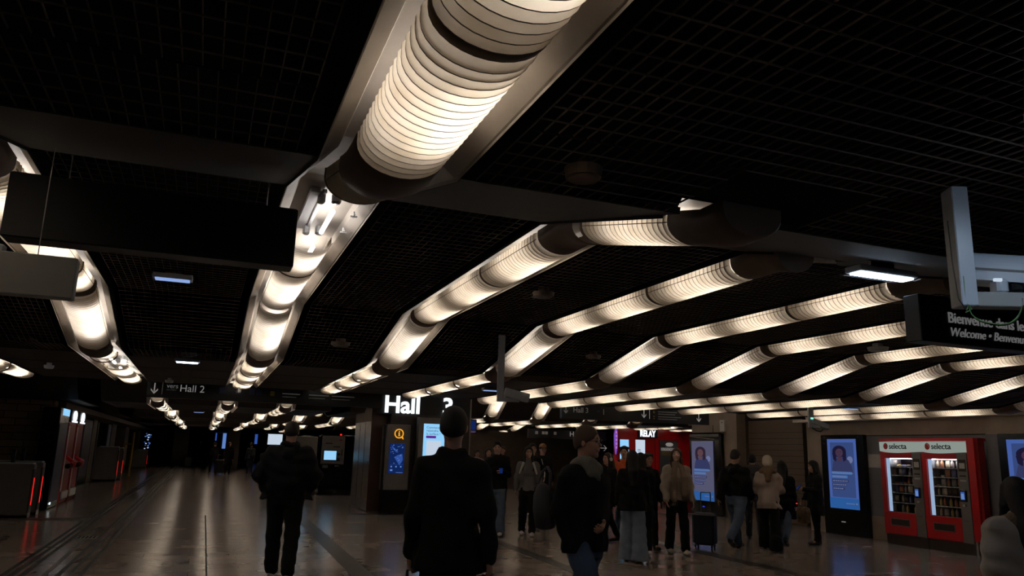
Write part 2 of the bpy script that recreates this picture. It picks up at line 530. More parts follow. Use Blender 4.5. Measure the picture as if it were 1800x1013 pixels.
# ------------------------------------------------------------------ materials for walls and fittings
mat('black_paint', (.006,.006,.007), .45)
mat('black_gloss', (.004,.004,.005), .15)
mat('wall_beige', (.34,.27,.215), .6, noise=(2.5,.75))
mat('wall_brown', (.14,.10,.075), .6, noise=(2,.8))
mat('shutter_brown', (.14,.098,.07), .55)
mat('panel_grey', (.14,.145,.165), .45, noise=(2,.85))
mat('grey_metal', (.17,.155,.15), .45, noise=(4,.85))
mat('pale_metal', (.36,.38,.42), .35)
mat('steel', (.30,.28,.27), .35, metal=.8)
mat('marble_grey', (.16,.135,.12), .25, noise=(3,.7))
mat('stone_red_brown', (.075,.035,.024), .35, noise=(3,.75))
mat('red_gloss', (.66,.014,.016), .3)
mat('red_paint', (.50,.011,.013), .35)
mat('red_dark', (.25,.01,.012), .4)
mat('white_plastic', (.62,.63,.62), .35)
mat('sign_text', (.85,.85,.85), .5, emit=(1,1,1), strength=.13)  # faint emission added to the lettering, standing in for missing front light
mat('sign_text_dim', (.35,.35,.35), .5, emit=(1,1,1), strength=.022)  # dimmer lettering, with a weaker share of the same added glow
mat('sign_text_italic', (.6,.6,.6), .5, emit=(1,1,1), strength=.09)  # this lettering also brightened by added emission, not by a lamp
mat('icon_blue', (.015,.03,.11), .5)
mat('icon_yellow', (.30,.22,.04), .5)
mat('yellow_paint', (.30,.17,.02), .5)
mat('tower_brown', (.028,.02,.016), .4, noise=(3,.8))
mat('wire_green', (.16,.30,.10), .5)
mat('wire_black', (.01,.01,.01), .5)
mat('poster_grey', (.10,.11,.13), .5)
mat('sign_grey', (.42,.41,.40), .5)
mat('dark_blue', (.012,.016,.05), .4)
emission_mat('letter_white', (.88,.97,1.0), 1.5)
emission_mat('screen_cyan', (.30,.66,1.0), .95)
emission_mat('screen_white', (.72,.84,1.0), .75)
emission_mat('screen_blue', (.035,.10,.42), .75)
emission_mat('screen_navy', (.006,.02,.11), .8)
emission_mat('screen_light_blue', (.20,.38,.85), .55)
emission_mat('map_line', (.15,.30,.75), .7)
emission_mat('purple_bar', (.14,.02,.32), .8)
emission_mat('info_orange', (1.0,.42,.03), .95)
emission_mat('gate_red', (1.0,.02,.015), .9)
emission_mat('led_red', (1.0,.02,.02), 1.2)
emission_mat('led_blue', (.05,.08,.9), .8)
emission_mat('led_white', (.8,.95,1.0), 1.4)
emission_mat('led_green', (.3,1.0,.75), 1.0)
emission_mat('panel_light', (.62,.80,1.0), 22.0)
mat('mount_metal', (.62,.66,.74), .28)
emission_mat('panel_light_dim', (.30,.45,.85), .9)
emission_mat('header_glow', (.52,.60,.54), .46)
emission_mat('poster_border', (.10,.19,.62), .55)
emission_mat('poster_sky', (.055,.10,.30), .6)
emission_mat('poster_skin', (.09,.05,.10), .6)
emission_mat('poster_hair', (.018,.014,.05), .6)
emission_mat('poster_shirt', (.05,.06,.17), .6)
emission_mat('poster_text_blue', (.10,.25,.62), .6)
emission_mat('poster_text_white', (.22,.26,.50), .6)
emission_mat('poster_base', (.03,.13,.42), .7)
emission_mat('pale_skin', (.20,.10,.12), .5)
emission_mat('pale_hair', (.05,.03,.06), .5)
emission_mat('pale_sky', (.16,.16,.28), .5)
emission_mat('purple_neon', (.22,.10,.65), .7)
emission_mat('pink_neon', (.75,.25,.55), .7)
emission_mat('machine_glow', (.40,.55,.80), .8)
emission_mat('window_lamp', (.8,.95,1.0), 45.0)
emission_mat('kiosk_text', (.15,.25,.35), .4)
m = bpy.data.materials.new('clear_glass'); m.use_nodes = True
nt = m.node_tree; nt.nodes.clear()
g = nt.nodes.new('ShaderNodeBsdfGlossy'); g.inputs['Roughness'].default_value = .05
tr = nt.nodes.new('ShaderNodeBsdfTransparent'); fr = nt.nodes.new('ShaderNodeFresnel'); mx = nt.nodes.new('ShaderNodeMixShader')
out = nt.nodes.new('ShaderNodeOutputMaterial')
nt.links.new(fr.outputs[0], mx.inputs[0]) if False else None; mx.inputs[0].default_value = .06; nt.links.new(tr.outputs[0], mx.inputs[1]); nt.links.new(g.outputs[0], mx.inputs[2]); nt.links.new(mx.outputs[0], out.inputs[0])
MATS['clear_glass'] = m
def brick_mat():
    m = bpy.data.materials.new('stone_blocks'); m.use_nodes = True
    nt = m.node_tree; b = nt.nodes['Principled BSDF']
    tc = nt.nodes.new('ShaderNodeTexCoord'); mp = nt.nodes.new('ShaderNodeMapping'); mp.inputs['Rotation'].default_value = (PI/2,0,0)
    br = nt.nodes.new('ShaderNodeTexBrick'); br.inputs['Scale'].default_value = 1
    br.inputs['Brick Width'].default_value = .5; br.inputs['Row Height'].default_value = .17; br.inputs['Mortar Size'].default_value = .012
    br.inputs['Color1'].default_value = (.50,.30,.20,1); br.inputs['Color2'].default_value = (.30,.18,.12,1); br.inputs['Mortar'].default_value = (.12,.08,.06,1)
    nt.links.new(tc.outputs['Object'], mp.inputs[0]); nt.links.new(mp.outputs[0], br.inputs['Vector'])
    nt.links.new(br.outputs['Color'], b.inputs['Base Color'])
    b.inputs['Roughness'].default_value = .8
    MATS['stone_blocks'] = m
brick_mat()

def text_mesh(s, size, m, bold=0.0, ext=0.004, italic=0.0, align='LEFT'):
    c = bpy.data.curves.new('t', 'FONT')
    c.body = s; c.size = size; c.extrude = ext; c.offset = bold; c.shear = italic; c.align_x = align
    c.resolution_u = 4
    o = bpy.data.objects.new('t', c); COL.objects.link(o)
    dg = bpy.context.evaluated_depsgraph_get()
    me = bpy.data.meshes.new_from_object(o.evaluated_get(dg))
    bpy.data.objects.remove(o); bpy.data.curves.remove(c)
    me.materials.clear(); me.materials.append(MATS[m])
    me.transform(Matrix.Rotation(PI/2, 4, 'X'))      # stands upright, faces -Y
    return me
def lettering(s, x, y, z, size, m, parent, name='lettering', **k):
    return obj(name, text_mesh(s, size, m, **k), parent, (x, y, z))
def poly(mb, pts, y0, y1, m):
    """prism from x,z outline"""
    n = len(pts)
    vs = [(x,y0,z) for x,z in pts] + [(x,y1,z) for x,z in pts]
    mb.add(vs, [tuple(range(n)), tuple(range(2*n-1,n-1,-1))] + [(k, n+k, n+(k+1) % n, (k+1) % n) for k in range(n)], m)
def disc(mb, cx, cz, r, y0, y1, m, n=24, rx=None):
    rx = rx or r
    poly(mb, [(cx+rx*math.cos(2*PI*k/n), cz+r*math.sin(2*PI*k/n)) for k in range(n)], y0, y1, m)
def ring(mb, cx, cz, r, w, y0, y1, m, n=32):
    rings = []
    for k in range(n):
        a = 2*PI*k/n; c, s = math.cos(a), math.sin(a)
        rings.append([(cx+(r-w)*c,y0,cz+(r-w)*s),(cx+r*c,y0,cz+r*s),(cx+r*c,y1,cz+r*s),(cx+(r-w)*c,y1,cz+(r-w)*s)])
    rings.append(rings[0]); mb.loft(rings, m)
def arrow_down(mb, x, z, h, y0, y1, m, w=.018):
    mb.box(x-w/2, x+w/2, y0, y1, z-h/2+.01, z+h/2, m)
    for s in (-1, 1):
        poly(mb, [(x, z-h/2), (x+s*h*.36, z-h/2+h*.40), (x+s*h*.36, z-h/2+h*.40-.03), (x, z-h/2-.03)][::s], y0, y1, m)

# ------------------------------------------------------------------ the setting
mb = MB(); mb.box(-9, -3.45, 21.9, 22.3, 0, 2.5, 'stone_blocks'); obj('wall_left', mb, kind='structure')
mb = MB()
for y0, y1 in ((25.6,26.6),(29,30.2),(33.4,34.6),(40,42),(47,49),(58,60)): mb.box(-4.6, -3.9, y0, y1, 0, 2.5, 'wall_brown')
mb.box(-4.9, -4.6, 22.5, 78, 0, 2.9, 'black_paint')
mb.box(-4.6, -3.3, 22.5, 60, 2.35, 2.5, 'wall_brown')
obj('wall_left', mb, kind='structure')
mb = MB(); mb.box(-14, 24, 78, 78.3, 0, 3.6, 'void_black'); obj('wall_back', mb, kind='structure')
mb = MB(); mb.box(-14, -13.7, -6, 78, 0, 3.6, 'void_black'); obj('wall_left', mb, kind='structure')
mb = MB(); mb.box(-14, 24, -6.3, -6, 0, 3.6, 'void_black'); obj('wall_front', mb, kind='structure')
mb = MB()
mb.box(XW, XW+.3, -6, 14.75, 2.14, 2.9, 'wall_beige')
mb.box(XW, XW+.3, 14.2, 14.75, 0, 2.14, 'wall_beige')
mb.box(XW+.02, XW+.3, -6, 14.2, 2.12, 2.14, 'slot_black')
mb.box(XW, XW+.3, -6, 14.2, 0, .47, 'wall_beige')
mb.box(XW-.01, XW+.3, -6, 14.2, .47, 2.12, 'panel_grey')
mb.box(XW-.2, XW, -6, 10.03, .47, 2.12, 'panel_grey'); mb.box(XW-.19, XW, -6, 10.03, 0, .47, 'wall_beige'); mb.box(XW-.18, XW, -6, 10.03, 2.12, 2.44, 'wall_beige')
obj('wall_right', mb, kind='structure')
mb = MB(); mb.box(14.9, 15.1, 14.75, 15.6, 0, 2.9, 'slot_black'); mb.box(14.0, 14.2, 15.6, 17.7, 0, 2.6, 'shutter_brown')
for k in range(16): mb.box(13.985, 14.0, 15.6, 17.7, .15*k+.01, .15*k+.02, 'soffit_brown')
obj('door_1', mb, kind='structure')
mb = MB(); mb.box(13.6, 13.9, 17.7, 19.8, 0, 2.9, 'wall_beige'); mb.box(13.592, 13.6, 18.75, 18.765, 0, 2.5, 'slot_black'); obj('wall_right', mb, kind='structure')
mb = MB(); mb.box(13.9, 14.3, 17.7, 19.8, 0, 2.9, 'wall_brown'); mb.box(13.6, 22, 19.8, 20, 2.5, 3.2, 'wall_brown'); obj('wall_right', mb, kind='structure')
mb = MB(); mb.box(10.5, 23, 33, 33.3, 0, 2.6, 'wall_brown'); obj('wall_back', mb, kind='structure')
mb = MB(); mb.box(18.0, 18.2, 19.8, 33, 0, 2.9, 'void_black'); obj('wall_right', mb, kind='structure')
# strip where the ceiling meets the right wall
mb = MB(); mb.box(12.95, XW, -6, 14.75, 2.44, 2.5, 'casing_metal'); obj('trim_1', mb, kind='structure')
# column beside the tower
mb = MB(); mb.box(4.0, 4.4, 20.03, 22.25, .0, 2.9, 'marble_grey'); mb.box(4.0, 4.4, 20.0, 20.03, 0, 2.9, 'stone_red_brown')
mb.box(3.99, 4.41, 19.99, 22.26, 0, .04, 'stone_red_brown'); mb.box(3.995, 4.0, 20.0, 22.25, 2.25, 2.9, 'wall_beige')
for y in (20.75, 21.5): mb.box(3.996, 4.0, y, y+.01, .04, 2.25, 'slot_black')
obj('column', mb, kind='structure')
for nm, (x0,x1,y0,y1) in {'a':(7.95,8.7,31,32),'b':(1.6,2.4,57,58)}.items():
    mb = MB(); mb.box(x0,x1,y0,y1,0,2.9,'wall_brown'); obj('column', mb, kind='structure')
# floor bands, guide strips, joint
def strip(xa, ya, xb, yb, w, m, name='floor_band', h=.004):
    d = Vector((xb-xa, yb-ya, 0)).normalized(); n = Vector((-d.y, d.x, 0))*w/2
    a = Vector((xa,ya,0)); b = Vector((xb,yb,0)); mb = MB()
    vs = [a-n, b-n, b+n, a+n]; mb.add([(p.x,p.y,.0005) for p in vs]+[(p.x,p.y,h) for p in vs], [(4,7,6,5),(0,1,5,4),(1,2,6,5),(2,3,7,6),(3,0,4,7)], m)
    o = obj(name, mb, kind='structure'); return o
strip(1.93, 6, 2.25, 19.4, .27, 'floor_dark_band')
strip(4.78, 7, 5.1, 14.5, .22, 'floor_dark_band')
strip(7.85, 7, 8.15, 14.5, .24, 'floor_dark_band')
strip(3.5, 19.3, 14, 19.3, .25, 'floor_dark_band')
strip(.2, 6, .235, 19, .02, 'slot_black')
for x in (-1.98,-1.88,-1.78,-1.40,-1.28,-1.16): strip(x, 7, x-.13, 60, .05, 'rubber_black', 'guide_strip', .008)
strip(-1.52, 7, -1.6, 16, .06, 'floor_brass', 'guide_strip')
strip(-5, 18.2, -1.95, 18.2, .5, 'wall_brown', 'floor_band')
mb = MB(); mb.box(-1.75,-1.45,14.6,15.0,.001,.006,'steel'); 
for k in range(5): mb.box(-1.72+.055*k,-1.69+.055*k,14.64,14.96,.006,.007,'slot_black')
obj('floor_hatch', mb, label='small metal floor hatch set between the dark guide strips', cat='floor hatch')
for k in (1,):
    pass

def hang(t, xs, y, z0, z1, r):
    for x in xs:
        mb = MB(); mb.cyl((x,y,z0),(x,y,z1),r,'steel',n=8); obj('hanger', mb, t)
# ------------------------------------------------------------------ hanging signs
t = thing('hanging_sign', 'long black hanging direction sign reading vers Hall 2 with a down arrow', 'sign', (-.94, 14.0, 2.28))
mb = MB(); mb.bbox(0, 3.9, 0, .12, 0, .30, 'black_paint', .006); obj('sign_box', mb, t)
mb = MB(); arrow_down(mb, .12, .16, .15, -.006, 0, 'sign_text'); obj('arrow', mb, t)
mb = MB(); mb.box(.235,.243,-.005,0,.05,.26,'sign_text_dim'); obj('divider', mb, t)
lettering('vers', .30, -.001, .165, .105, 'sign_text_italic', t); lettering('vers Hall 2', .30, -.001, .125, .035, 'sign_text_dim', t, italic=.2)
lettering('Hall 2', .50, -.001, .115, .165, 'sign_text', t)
mb = MB()
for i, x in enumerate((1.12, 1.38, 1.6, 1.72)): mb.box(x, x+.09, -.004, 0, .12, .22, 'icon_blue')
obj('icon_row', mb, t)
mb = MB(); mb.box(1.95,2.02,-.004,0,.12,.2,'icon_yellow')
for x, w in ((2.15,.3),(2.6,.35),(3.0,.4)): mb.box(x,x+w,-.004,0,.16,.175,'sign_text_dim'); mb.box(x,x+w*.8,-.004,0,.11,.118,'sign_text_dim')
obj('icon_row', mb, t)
hang(t, (.4, 3.5,), .06, .30, .62, .008)

t = thing('hanging_sign', 'black hanging sign reading Hall 3 with three arrows, in front of the red shop', 'sign', (7.14, 15.2, 2.31))
mb = MB(); mb.bbox(0, 3.78, 0, .12, 0, .31, 'black_paint', .006); mb.box(2.0,2.012,-.002,0,.01,.3,'slot_black'); obj('sign_box', mb, t)
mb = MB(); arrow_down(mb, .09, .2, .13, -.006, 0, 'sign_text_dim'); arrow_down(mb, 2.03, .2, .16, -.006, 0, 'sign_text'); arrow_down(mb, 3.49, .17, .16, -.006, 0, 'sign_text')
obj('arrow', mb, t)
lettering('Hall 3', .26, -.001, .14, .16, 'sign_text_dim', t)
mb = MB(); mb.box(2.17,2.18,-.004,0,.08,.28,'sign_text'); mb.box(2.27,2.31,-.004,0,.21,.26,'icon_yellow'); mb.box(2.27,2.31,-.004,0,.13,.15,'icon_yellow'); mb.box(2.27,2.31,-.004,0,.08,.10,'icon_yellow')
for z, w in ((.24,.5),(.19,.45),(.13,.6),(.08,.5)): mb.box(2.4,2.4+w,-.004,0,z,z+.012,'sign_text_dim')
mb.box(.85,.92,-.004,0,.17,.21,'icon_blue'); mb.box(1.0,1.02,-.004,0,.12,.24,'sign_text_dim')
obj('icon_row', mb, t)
hang(t, (.95, 2.8,), .06, .31, .90, .008)

t = thing('hanging_sign', 'small distant black sign with narrow Hall 3 lettering between the tower and the shop', 'sign', (10.35, 24.7, 2.07))
mb = MB(); mb.bbox(0, 3.0, 0, .12, 0, .31, 'black_paint', .006); obj('sign_box', mb, t)
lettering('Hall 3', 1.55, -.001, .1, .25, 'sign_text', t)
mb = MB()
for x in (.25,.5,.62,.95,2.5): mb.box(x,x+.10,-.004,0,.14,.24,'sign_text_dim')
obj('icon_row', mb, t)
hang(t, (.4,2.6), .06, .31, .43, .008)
t = thing('arrow_sign', 'dark panel with a right pointing arrow beside the red shop', 'sign', (13.0, 25.0, 0))
mb = MB(); mb.bbox(0, .62, 0, .2, 0, 2.3, 'black_paint', .01); obj('board', mb, t)
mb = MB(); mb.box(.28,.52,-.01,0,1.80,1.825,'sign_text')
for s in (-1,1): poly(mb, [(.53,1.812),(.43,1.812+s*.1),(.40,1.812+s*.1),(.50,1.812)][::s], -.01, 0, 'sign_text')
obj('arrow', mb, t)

t = thing('hanging_sign', 'wide unlit black sign hanging on thin rods in front of the bare tube', 'sign', (-.92, 3.85, 2.42))
mb = MB(); mb.bbox(0, 1.25, 0, .14, 0, .30, 'black_paint', .006); obj('sign_box', mb, t)
hang(t, (.22, 1.1,), .07, .30, .46, .003)
t = thing('hanging_sign', 'blank pale grey sign panel cut by the left picture edge', 'sign', (-1.15, 3.5, 2.11), 0)
mb = MB(); mb.bbox(0, .60, 0, .07, 0, .17, 'sign_grey', .004); mb.bbox(-.05,.33,.05,.09,-.035,.21,'pale_metal',.01); obj('sign_box', mb, t)
hang(t, (.45,), .04, .17, .64, .002)

t = thing('welcome_sign', 'black hanging welcome sign with pale French greeting and italic translations', 'sign', (3.47, 2.95, 2.19))
mb = MB(); mb.bbox(0, 1.5, 0, .10, 0, .255, 'black_paint', .004); obj('sign_box', mb, t)
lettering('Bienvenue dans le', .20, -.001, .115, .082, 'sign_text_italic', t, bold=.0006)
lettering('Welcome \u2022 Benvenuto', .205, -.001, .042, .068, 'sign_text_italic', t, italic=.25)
hang(t, (.35,1.3), .05, .255, .46, .008)

# ------------------------------------------------------------------ ceiling fittings
def panel_light(x, y, z, w, d, label, m='panel_light', drop=None):
    t = thing('panel_light', label, 'ceiling light', (x, y, z), 0, 'small cold white panel lights')
    mb = MB(); mb.bbox(0, w, 0, d, .012, .05, 'pale_metal', .006); mb.box(w*.3, w*.7, d*.4, d*.6, .05, .05+(drop or .03), 'steel'); obj('housing', mb, t)
    mb = MB(); mb.box(.02, w-.02, .02, d-.02, .004, .022, m); obj('diffuser', mb, t)
    mb = MB(); mb.bbox(-.008, w+.008, -.008, d+.008, 0, .03, 'clear_glass', .004); obj('cover', mb, t)
panel_light(3.34, 3.2, 2.60, .44, .12, 'bright cold white panel light on the upper right mesh ceiling', drop=.1)
panel_light(-.49, 6.38, 2.79, .29, .13, 'cold white panel light below the wide black sign', 'panel_light_dim')
panel_light(-.38, 9.40, 2.44, .26, .13, 'cold white panel light just above the Hall 2 sign')
panel_light(-.40, 19.5, 2.72, .30, .14, 'cold panel light seen just under the Hall 2 sign', drop=.46)
panel_light(-.33, 24.4, 2.44, .30, .14, 'farthest small cold panel light behind the Hall 2 sign', 'panel_light_dim')
panel_light(10.14, 10.2, 2.44, .28, .14, 'cold panel light above the vending machine camera', 'panel_light_dim')
panel_light(3.80, 10.8, 2.44, .28, .13, 'cold panel light beside the grey camera above the tower letters', 'panel_light_dim')
panel_light(9.45, 19.0, 3.0, .4, .15, 'bluish panel light in front of the distant Hall 3 sign', 'panel_light_dim', drop=.2)
panel_light(1.95, 1.15, 2.43, .44, .14, 'cold white panel light behind the viewpoint, matching the one on the upper right')
def round_unit(x, y, z, r, label, name='ceiling_speaker', cat='speaker', m='sign_grey'):
    t = thing(name, label, cat, (x, y, z))
    mb = MB(); mb.cyl((0,0,-.035),(0,0,.0), r*.92, m, r1=r, n=24); obj('body', mb, t)
    mb = MB(); mb.cyl((0,0,-.042),(0,0,-.034), r*.75, m, n=24); mb.cyl((0,0,0),(0,0,.04), r*.5, m, n=12); obj('grille', mb, t)
round_unit(6.81, 6.36, 2.80, .11, 'round pale ceiling speaker left of the welcome sign')
round_unit(1.24, 8.1, 2.63, .10, 'round dim ceiling speaker between two troughs left of centre', m='grid_metal')
round_unit(1.10, 2.20, 2.495, .065, 'round dim ceiling speaker in the mesh beside the largest trough', m='elbow_plastic')
round_unit(2.05+.4, 5.6, 2.83, .09, 'round dim ceiling speaker over the centre mesh', m='grid_metal')
round_unit(4.1, 7.9, 2.68, .09, 'round dim ceiling speaker left of the fourth trough', m='grid_metal')
round_unit(-1.9, 11.2, 2.47, .06, 'tiny pale ceiling sensor above the left vent slots', 'ceiling_sensor', 'sensor', 'pale_metal')
round_unit(-.55, 12.6, 2.47, .06, 'tiny pale ceiling sensor above the Hall 2 arrow', 'ceiling_sensor', 'sensor', 'pale_metal')
round_unit(.45, 12.9, 2.4, .04, 'tiny round ceiling sensor over the Hall 2 lettering', 'ceiling_sensor', 'sensor', 'pale_metal')

def camera_unit(name, label, loc, rotz, postlen, arm, body, tilt, sc=1.0):
    t = thing(name, label, 'security camera', loc, rotz)
    mb = MB(); mb.bbox(0,.10*sc,0,.05*sc,0,postlen,'pale_metal',.004); obj('post', mb, t)
    mb = MB(); mb.bbox(.05*sc,arm,0,.05*sc,0,.06*sc,'pale_metal',.004); obj('arm', mb, t)
    b = MB(); L, r = body
    b.loft([[(x, y, z) for x, y, z in [(d, -r*w, -r*.8), (d, r*w, -r*.8), (d, r*w*1.05, r*.2), (d, r*.7*w, r*.8), (d, -r*.7*w, r*.8), (d, -r*w*1.05, r*.2)]] for d, w in ((0,.9),(.01,1),(L-.01,1),(L,.98))], 'pale_metal', caps=True)
    o = obj('camera_body', b, t, (arm*.35, .03, .06*sc+r*1.1), (0, tilt, 0))
    b = MB(); b.cyl((L,0,-.1*r),(L+.006,0,-.1*r), r*.62, 'black_gloss', n=16); obj('lens', b, o)
    b = MB(); b.box(L*.1, L*.25, -.01, .01, -r*1.3, -r*.75, 'steel'); obj('bracket', b, o)
    return t
camera_unit('security_camera', 'grey box security camera on an L bracket above the Hall 3 letters', (2.80, 7.55, 2.07), -.2, .695, .24, (.26,.055), .22, .7)
t = camera_unit('security_camera', 'security camera with a green light left of the vending machines', (9.50, 10.42, 2.11), -.2, .38, .20, (.30,.055), .30, .9)
b = MB(); b.box(.03,.08,-.004,0,.14,.17,'led_green'); obj('status_light', b, t)
b = MB(); b.tube([(.05,.0,.0),(.12,-.01,-.05),(.2,-.01,-.06),(.24,-.01,-.02)], .008, 'wire_black'); obj('cable', b, t)
# the big camera mount close by at the right edge
t = thing('security_camera', 'large grey camera housing on a square bracket at the right picture edge', 'security camera', (2.315, 1.80, 2.075), -.42)
mb = MB(); mb.bbox(0,.055,0,.075,0,.42,'mount_metal',.003); obj('post', mb, t)
mb = MB(); mb.bbox(.056,.42,.01,.07,0,.05,'sign_grey',.003); mb.box(.20,.36,.0,.01,.005,.03,'mount_metal'); obj('arm', mb, t)
def mount(p):
    x, y, z = p[0]-2.315, p[1]-1.80, p[2]-2.075; c, q = math.cos(.42), math.sin(.42)
    return Vector((x*c - y*q, x*q + y*c, z))
b = MB(); r = .056; pa, pb = mount((2.43, 1.92, 2.245)), mount((2.74, 1.56, 2.165))
b.cyl(pa, pb, r, 'mount_metal', n=32)
d_ = (pb-pa).normalized(); sd_ = Vector((d_.y, -d_.x, 0)).normalized(); up_ = sd_.cross(d_)
if up_.z < 0: up_ = -up_
rings = []
for p in (pa, pb): rings.append([p+sd_*(r*1.03)-up_*.015, p+sd_*(r*1.03)-up_*.05, p-sd_*(r*1.03)-up_*.05, p-sd_*(r*1.03)-up_*.015])
b.loft(rings, 'mount_metal', caps=True)
rings = []
for p in (pa, pb): rings.append([p+sd_*(r*1.06)-up_*.008, p+sd_*(r*1.06)-up_*.016, p-sd_*(r*1.06)-up_*.016, p-sd_*(r*1.06)-up_*.008])
b.loft(rings, 'grey_metal', caps=True)
obj('camera_body', b, t)
b = MB(); b.bbox(.14,.18,.03,.09,.05,.105,'mount_metal',.01); b.bbox(.19,.23,.03,.09,.055,.095,'black_paint',.01); b.box(.125,.15,.02,.03,.09,.10,'screen_white'); obj('bracket', b, t)
b = MB(); pts = [(.02+.085*(1-math.cos(a))*1.0, -.005+.01*math.sin(3*a), -.0-.065*math.sin(a)) for a in [PI*k/14 for k in range(15)]]
b.tube(pts, .0022, 'wire_green', 6); b.tube([(p[0]+.004,p[1]+.004,p[2]-.003) for p in pts], .0018, 'wire_black', 6)
b.tube([(.018,-.002,.0),(.008,0,-.025),(.03,0,-.012),(.012,.002,.012),(.012,0,.10)], .0018, 'wire_green', 6)
b.tube([(-.012,.02,.30),(-.02,.0,.15),(-.012,-.003,.02),(.01,-.004,-.02)], .002, 'wire_black', 6)
obj('cable', b, t)
b = MB(); b.tube([(0,0,0),(.0,.01,-.02),(-.02,.02,-.03)], .004, 'wire_black')

# ------------------------------------------------------------------ Hall 3 tower with two kiosks
t = thing('information_tower', 'dark square tower with glowing white Hall 3 lettering', 'tower', (4.2, 19.6, 0))
mb = MB(); mb.box(.22, 2.32, 0, 2.6, 0, 2.44, 'tower_brown'); mb.box(-.1, 2.32, 0, .36, 2.44, 3.14, 'black_paint'); obj('body', mb, t)
mb = MB()
for x in (.78, 1.5): mb.box(x, x+.006, -.002, 0, .6, 2.44, 'slot_black')
mb.box(2.32,2.36,0,.04,0,3.1,'steel'); obj('panel_joint', mb, t)
lettering('Hall', 0.0, -.03, 2.48, .60, 'letter_white', t, name='glowing_letters', bold=.014, ext=.02)
lettering('3', 1.54, -.03, 2.48, .62, 'letter_white', t, name='glowing_letters', bold=.014, ext=.02)
t = thing('information_kiosk', 'grey information kiosk with an orange info symbol and blue map screen', 'kiosk', (4.26, 19.30, 0))
mb = MB(); mb.bbox(0,.60,0,.25,.57,2.17,'grey_metal',.01); obj('housing', mb, t)
mb = MB(); mb.box(-.05,.62,.06,.27,0,.57,'black_gloss'); mb.box(-.06,0,.1,.27,.57,2.15,'black_paint'); obj('base', mb, t)
mb = MB(); ring(mb, .31, 1.945, .118, .026, -.012, 0, 'info_orange'); poly(mb, [(.36,1.86),(.40,1.82),(.43,1.80),(.42,1.85),(.40,1.885)], -.012, 0, 'info_orange')
disc(mb, .315, 1.995, .016, -.012, 0, 'info_orange'); mb.box(.300,.328,-.012,0,1.89,1.965,'info_orange'); mb.box(.288,.34,-.012,0,1.885,1.90,'info_orange'); mb.box(.288,.328,-.012,0,1.953,1.968,'info_orange'); obj('info_symbol', mb, t)
mb = MB(); mb.box(.085,.475,-.006,0,.975,1.70,'screen_navy'); rng = random.Random(3)
poly(mb, [(.22,1.36),(.30,1.42),(.42,1.45),(.44,1.30),(.36,1.17),(.30,1.25)], -.009, -.006, 'screen_blue')
poly(mb, [(.13,1.66),(.20,1.60),(.30,1.50),(.27,1.48),(.17,1.57)], -.010, -.006, 'screen_blue')
for k in range(26):
    x = rng.uniform(.11,.42); z = rng.uniform(1.2,1.66); w = rng.uniform(.01,.035); mb.box(x,x+w,-.0115,-.006,z,z+.012,'map_line')
for k in range(3): mb.box(.14+.12*k,.175+.12*k,-.012,-.006,1.12,1.155,'map_line')
mb.box(.13,.19,-.012,-.006,1.03,1.07,'map_line'); mb.box(.28,.45,-.012,-.006,.99,1.0,'map_line'); mb.box(.12,.46,-.012,-.006,1.185,1.19,'screen_blue')
obj('screen', mb, t)
t = thing('information_kiosk', 'grey kiosk with a bright pale screen, half hidden by the man in black', 'kiosk', (5.07, 19.30, 0))
mb = MB(); mb.bbox(0,.85,0,.25,.45,2.37,'grey_metal',.01); obj('housing', mb, t)
mb = MB(); mb.box(0,.85,.06,.27,0,.45,'black_gloss'); obj('base', mb, t)
mb = MB(); mb.box(.13,.72,-.006,0,1.12,2.22,'screen_cyan'); mb.box(.22,.60,-.008,-.006,1.3,1.8,'screen_white'); mb.box(.20,.46,-.010,-.006,1.86,1.92,'purple_bar')
obj('screen', mb, t)
for s, z in (('Comment', 2.10), ('rejoindre', 2.02), ('la surface ?', 1.94)): lettering(s, .2, -.009, z, .085, 'kiosk_text', t, ext=.001)
t = thing('public_display', 'small wall screen showing blue and orange at the far side of the tower', 'screen', (6.95, 21.5, 2.05))
mb = MB(); mb.bbox(0,.42,0,.06,0,.42,'black_paint',.01); mb.box(.1,.3,.06,.1,.42,.6,'steel'); mb.box(.18,.22,.06,.1,.6,.9,'steel'); obj('housing', mb, t)
mb = MB(); mb.box(.03,.39,-.004,0,.12,.39,'screen_navy'); mb.box(.03,.39,-.004,0,.04,.1,'poster_skin'); obj('screen', mb, t)

# ------------------------------------------------------------------ ticket machines
t = thing('ticket_machine', 'ticket machine with pale grey panel and glowing cyan screen', 'ticket machine', (3.72, 26.9, 0))
mb = MB(); mb.bbox(0,1.12,.05,.7,0,1.98,'black_gloss',.02); obj('body', mb, t)
mb = MB(); mb.bbox(.04,.80,0,.06,1.0,1.95,'grey_metal',.02); mb.box(.15,.38,-.006,0,1.68,1.71,'slot_black'); mb.box(.42,.64,-.006,0,1.57,1.6,'slot_black'); mb.box(.6,.7,-.006,0,1.78,1.84,'red_dark')
mb.bbox(.56,.66,-.02,0,1.30,1.38,'black_paint',.01); mb.bbox(.56,.66,-.02,0,1.12,1.22,'black_paint',.01); mb.box(.7,.73,-.01,0,1.3,1.5,'black_paint'); mb.bbox(.1,.28,-.04,0,.88,.98,'grey_metal',.01); mb.bbox(.5,.66,-.03,0,.93,.98,'grey_metal',.01); obj('front_panel', mb, t)
mb = MB(); mb.bbox(.10,.56,-.012,-.001,1.12,1.48,'black_paint',.01); mb.box(.125,.535,-.016,-.012,1.15,1.45,'screen_cyan')
for k in range(4): mb.box(.17,.49,-.018,-.016,1.2+.055*k,1.205+.055*k,'screen_white')
obj('screen', mb, t)
mb = MB(); mb.bbox(.62,.68,.0,.06,1.97,2.02,'led_red',.01); obj('warning_light', mb, t)
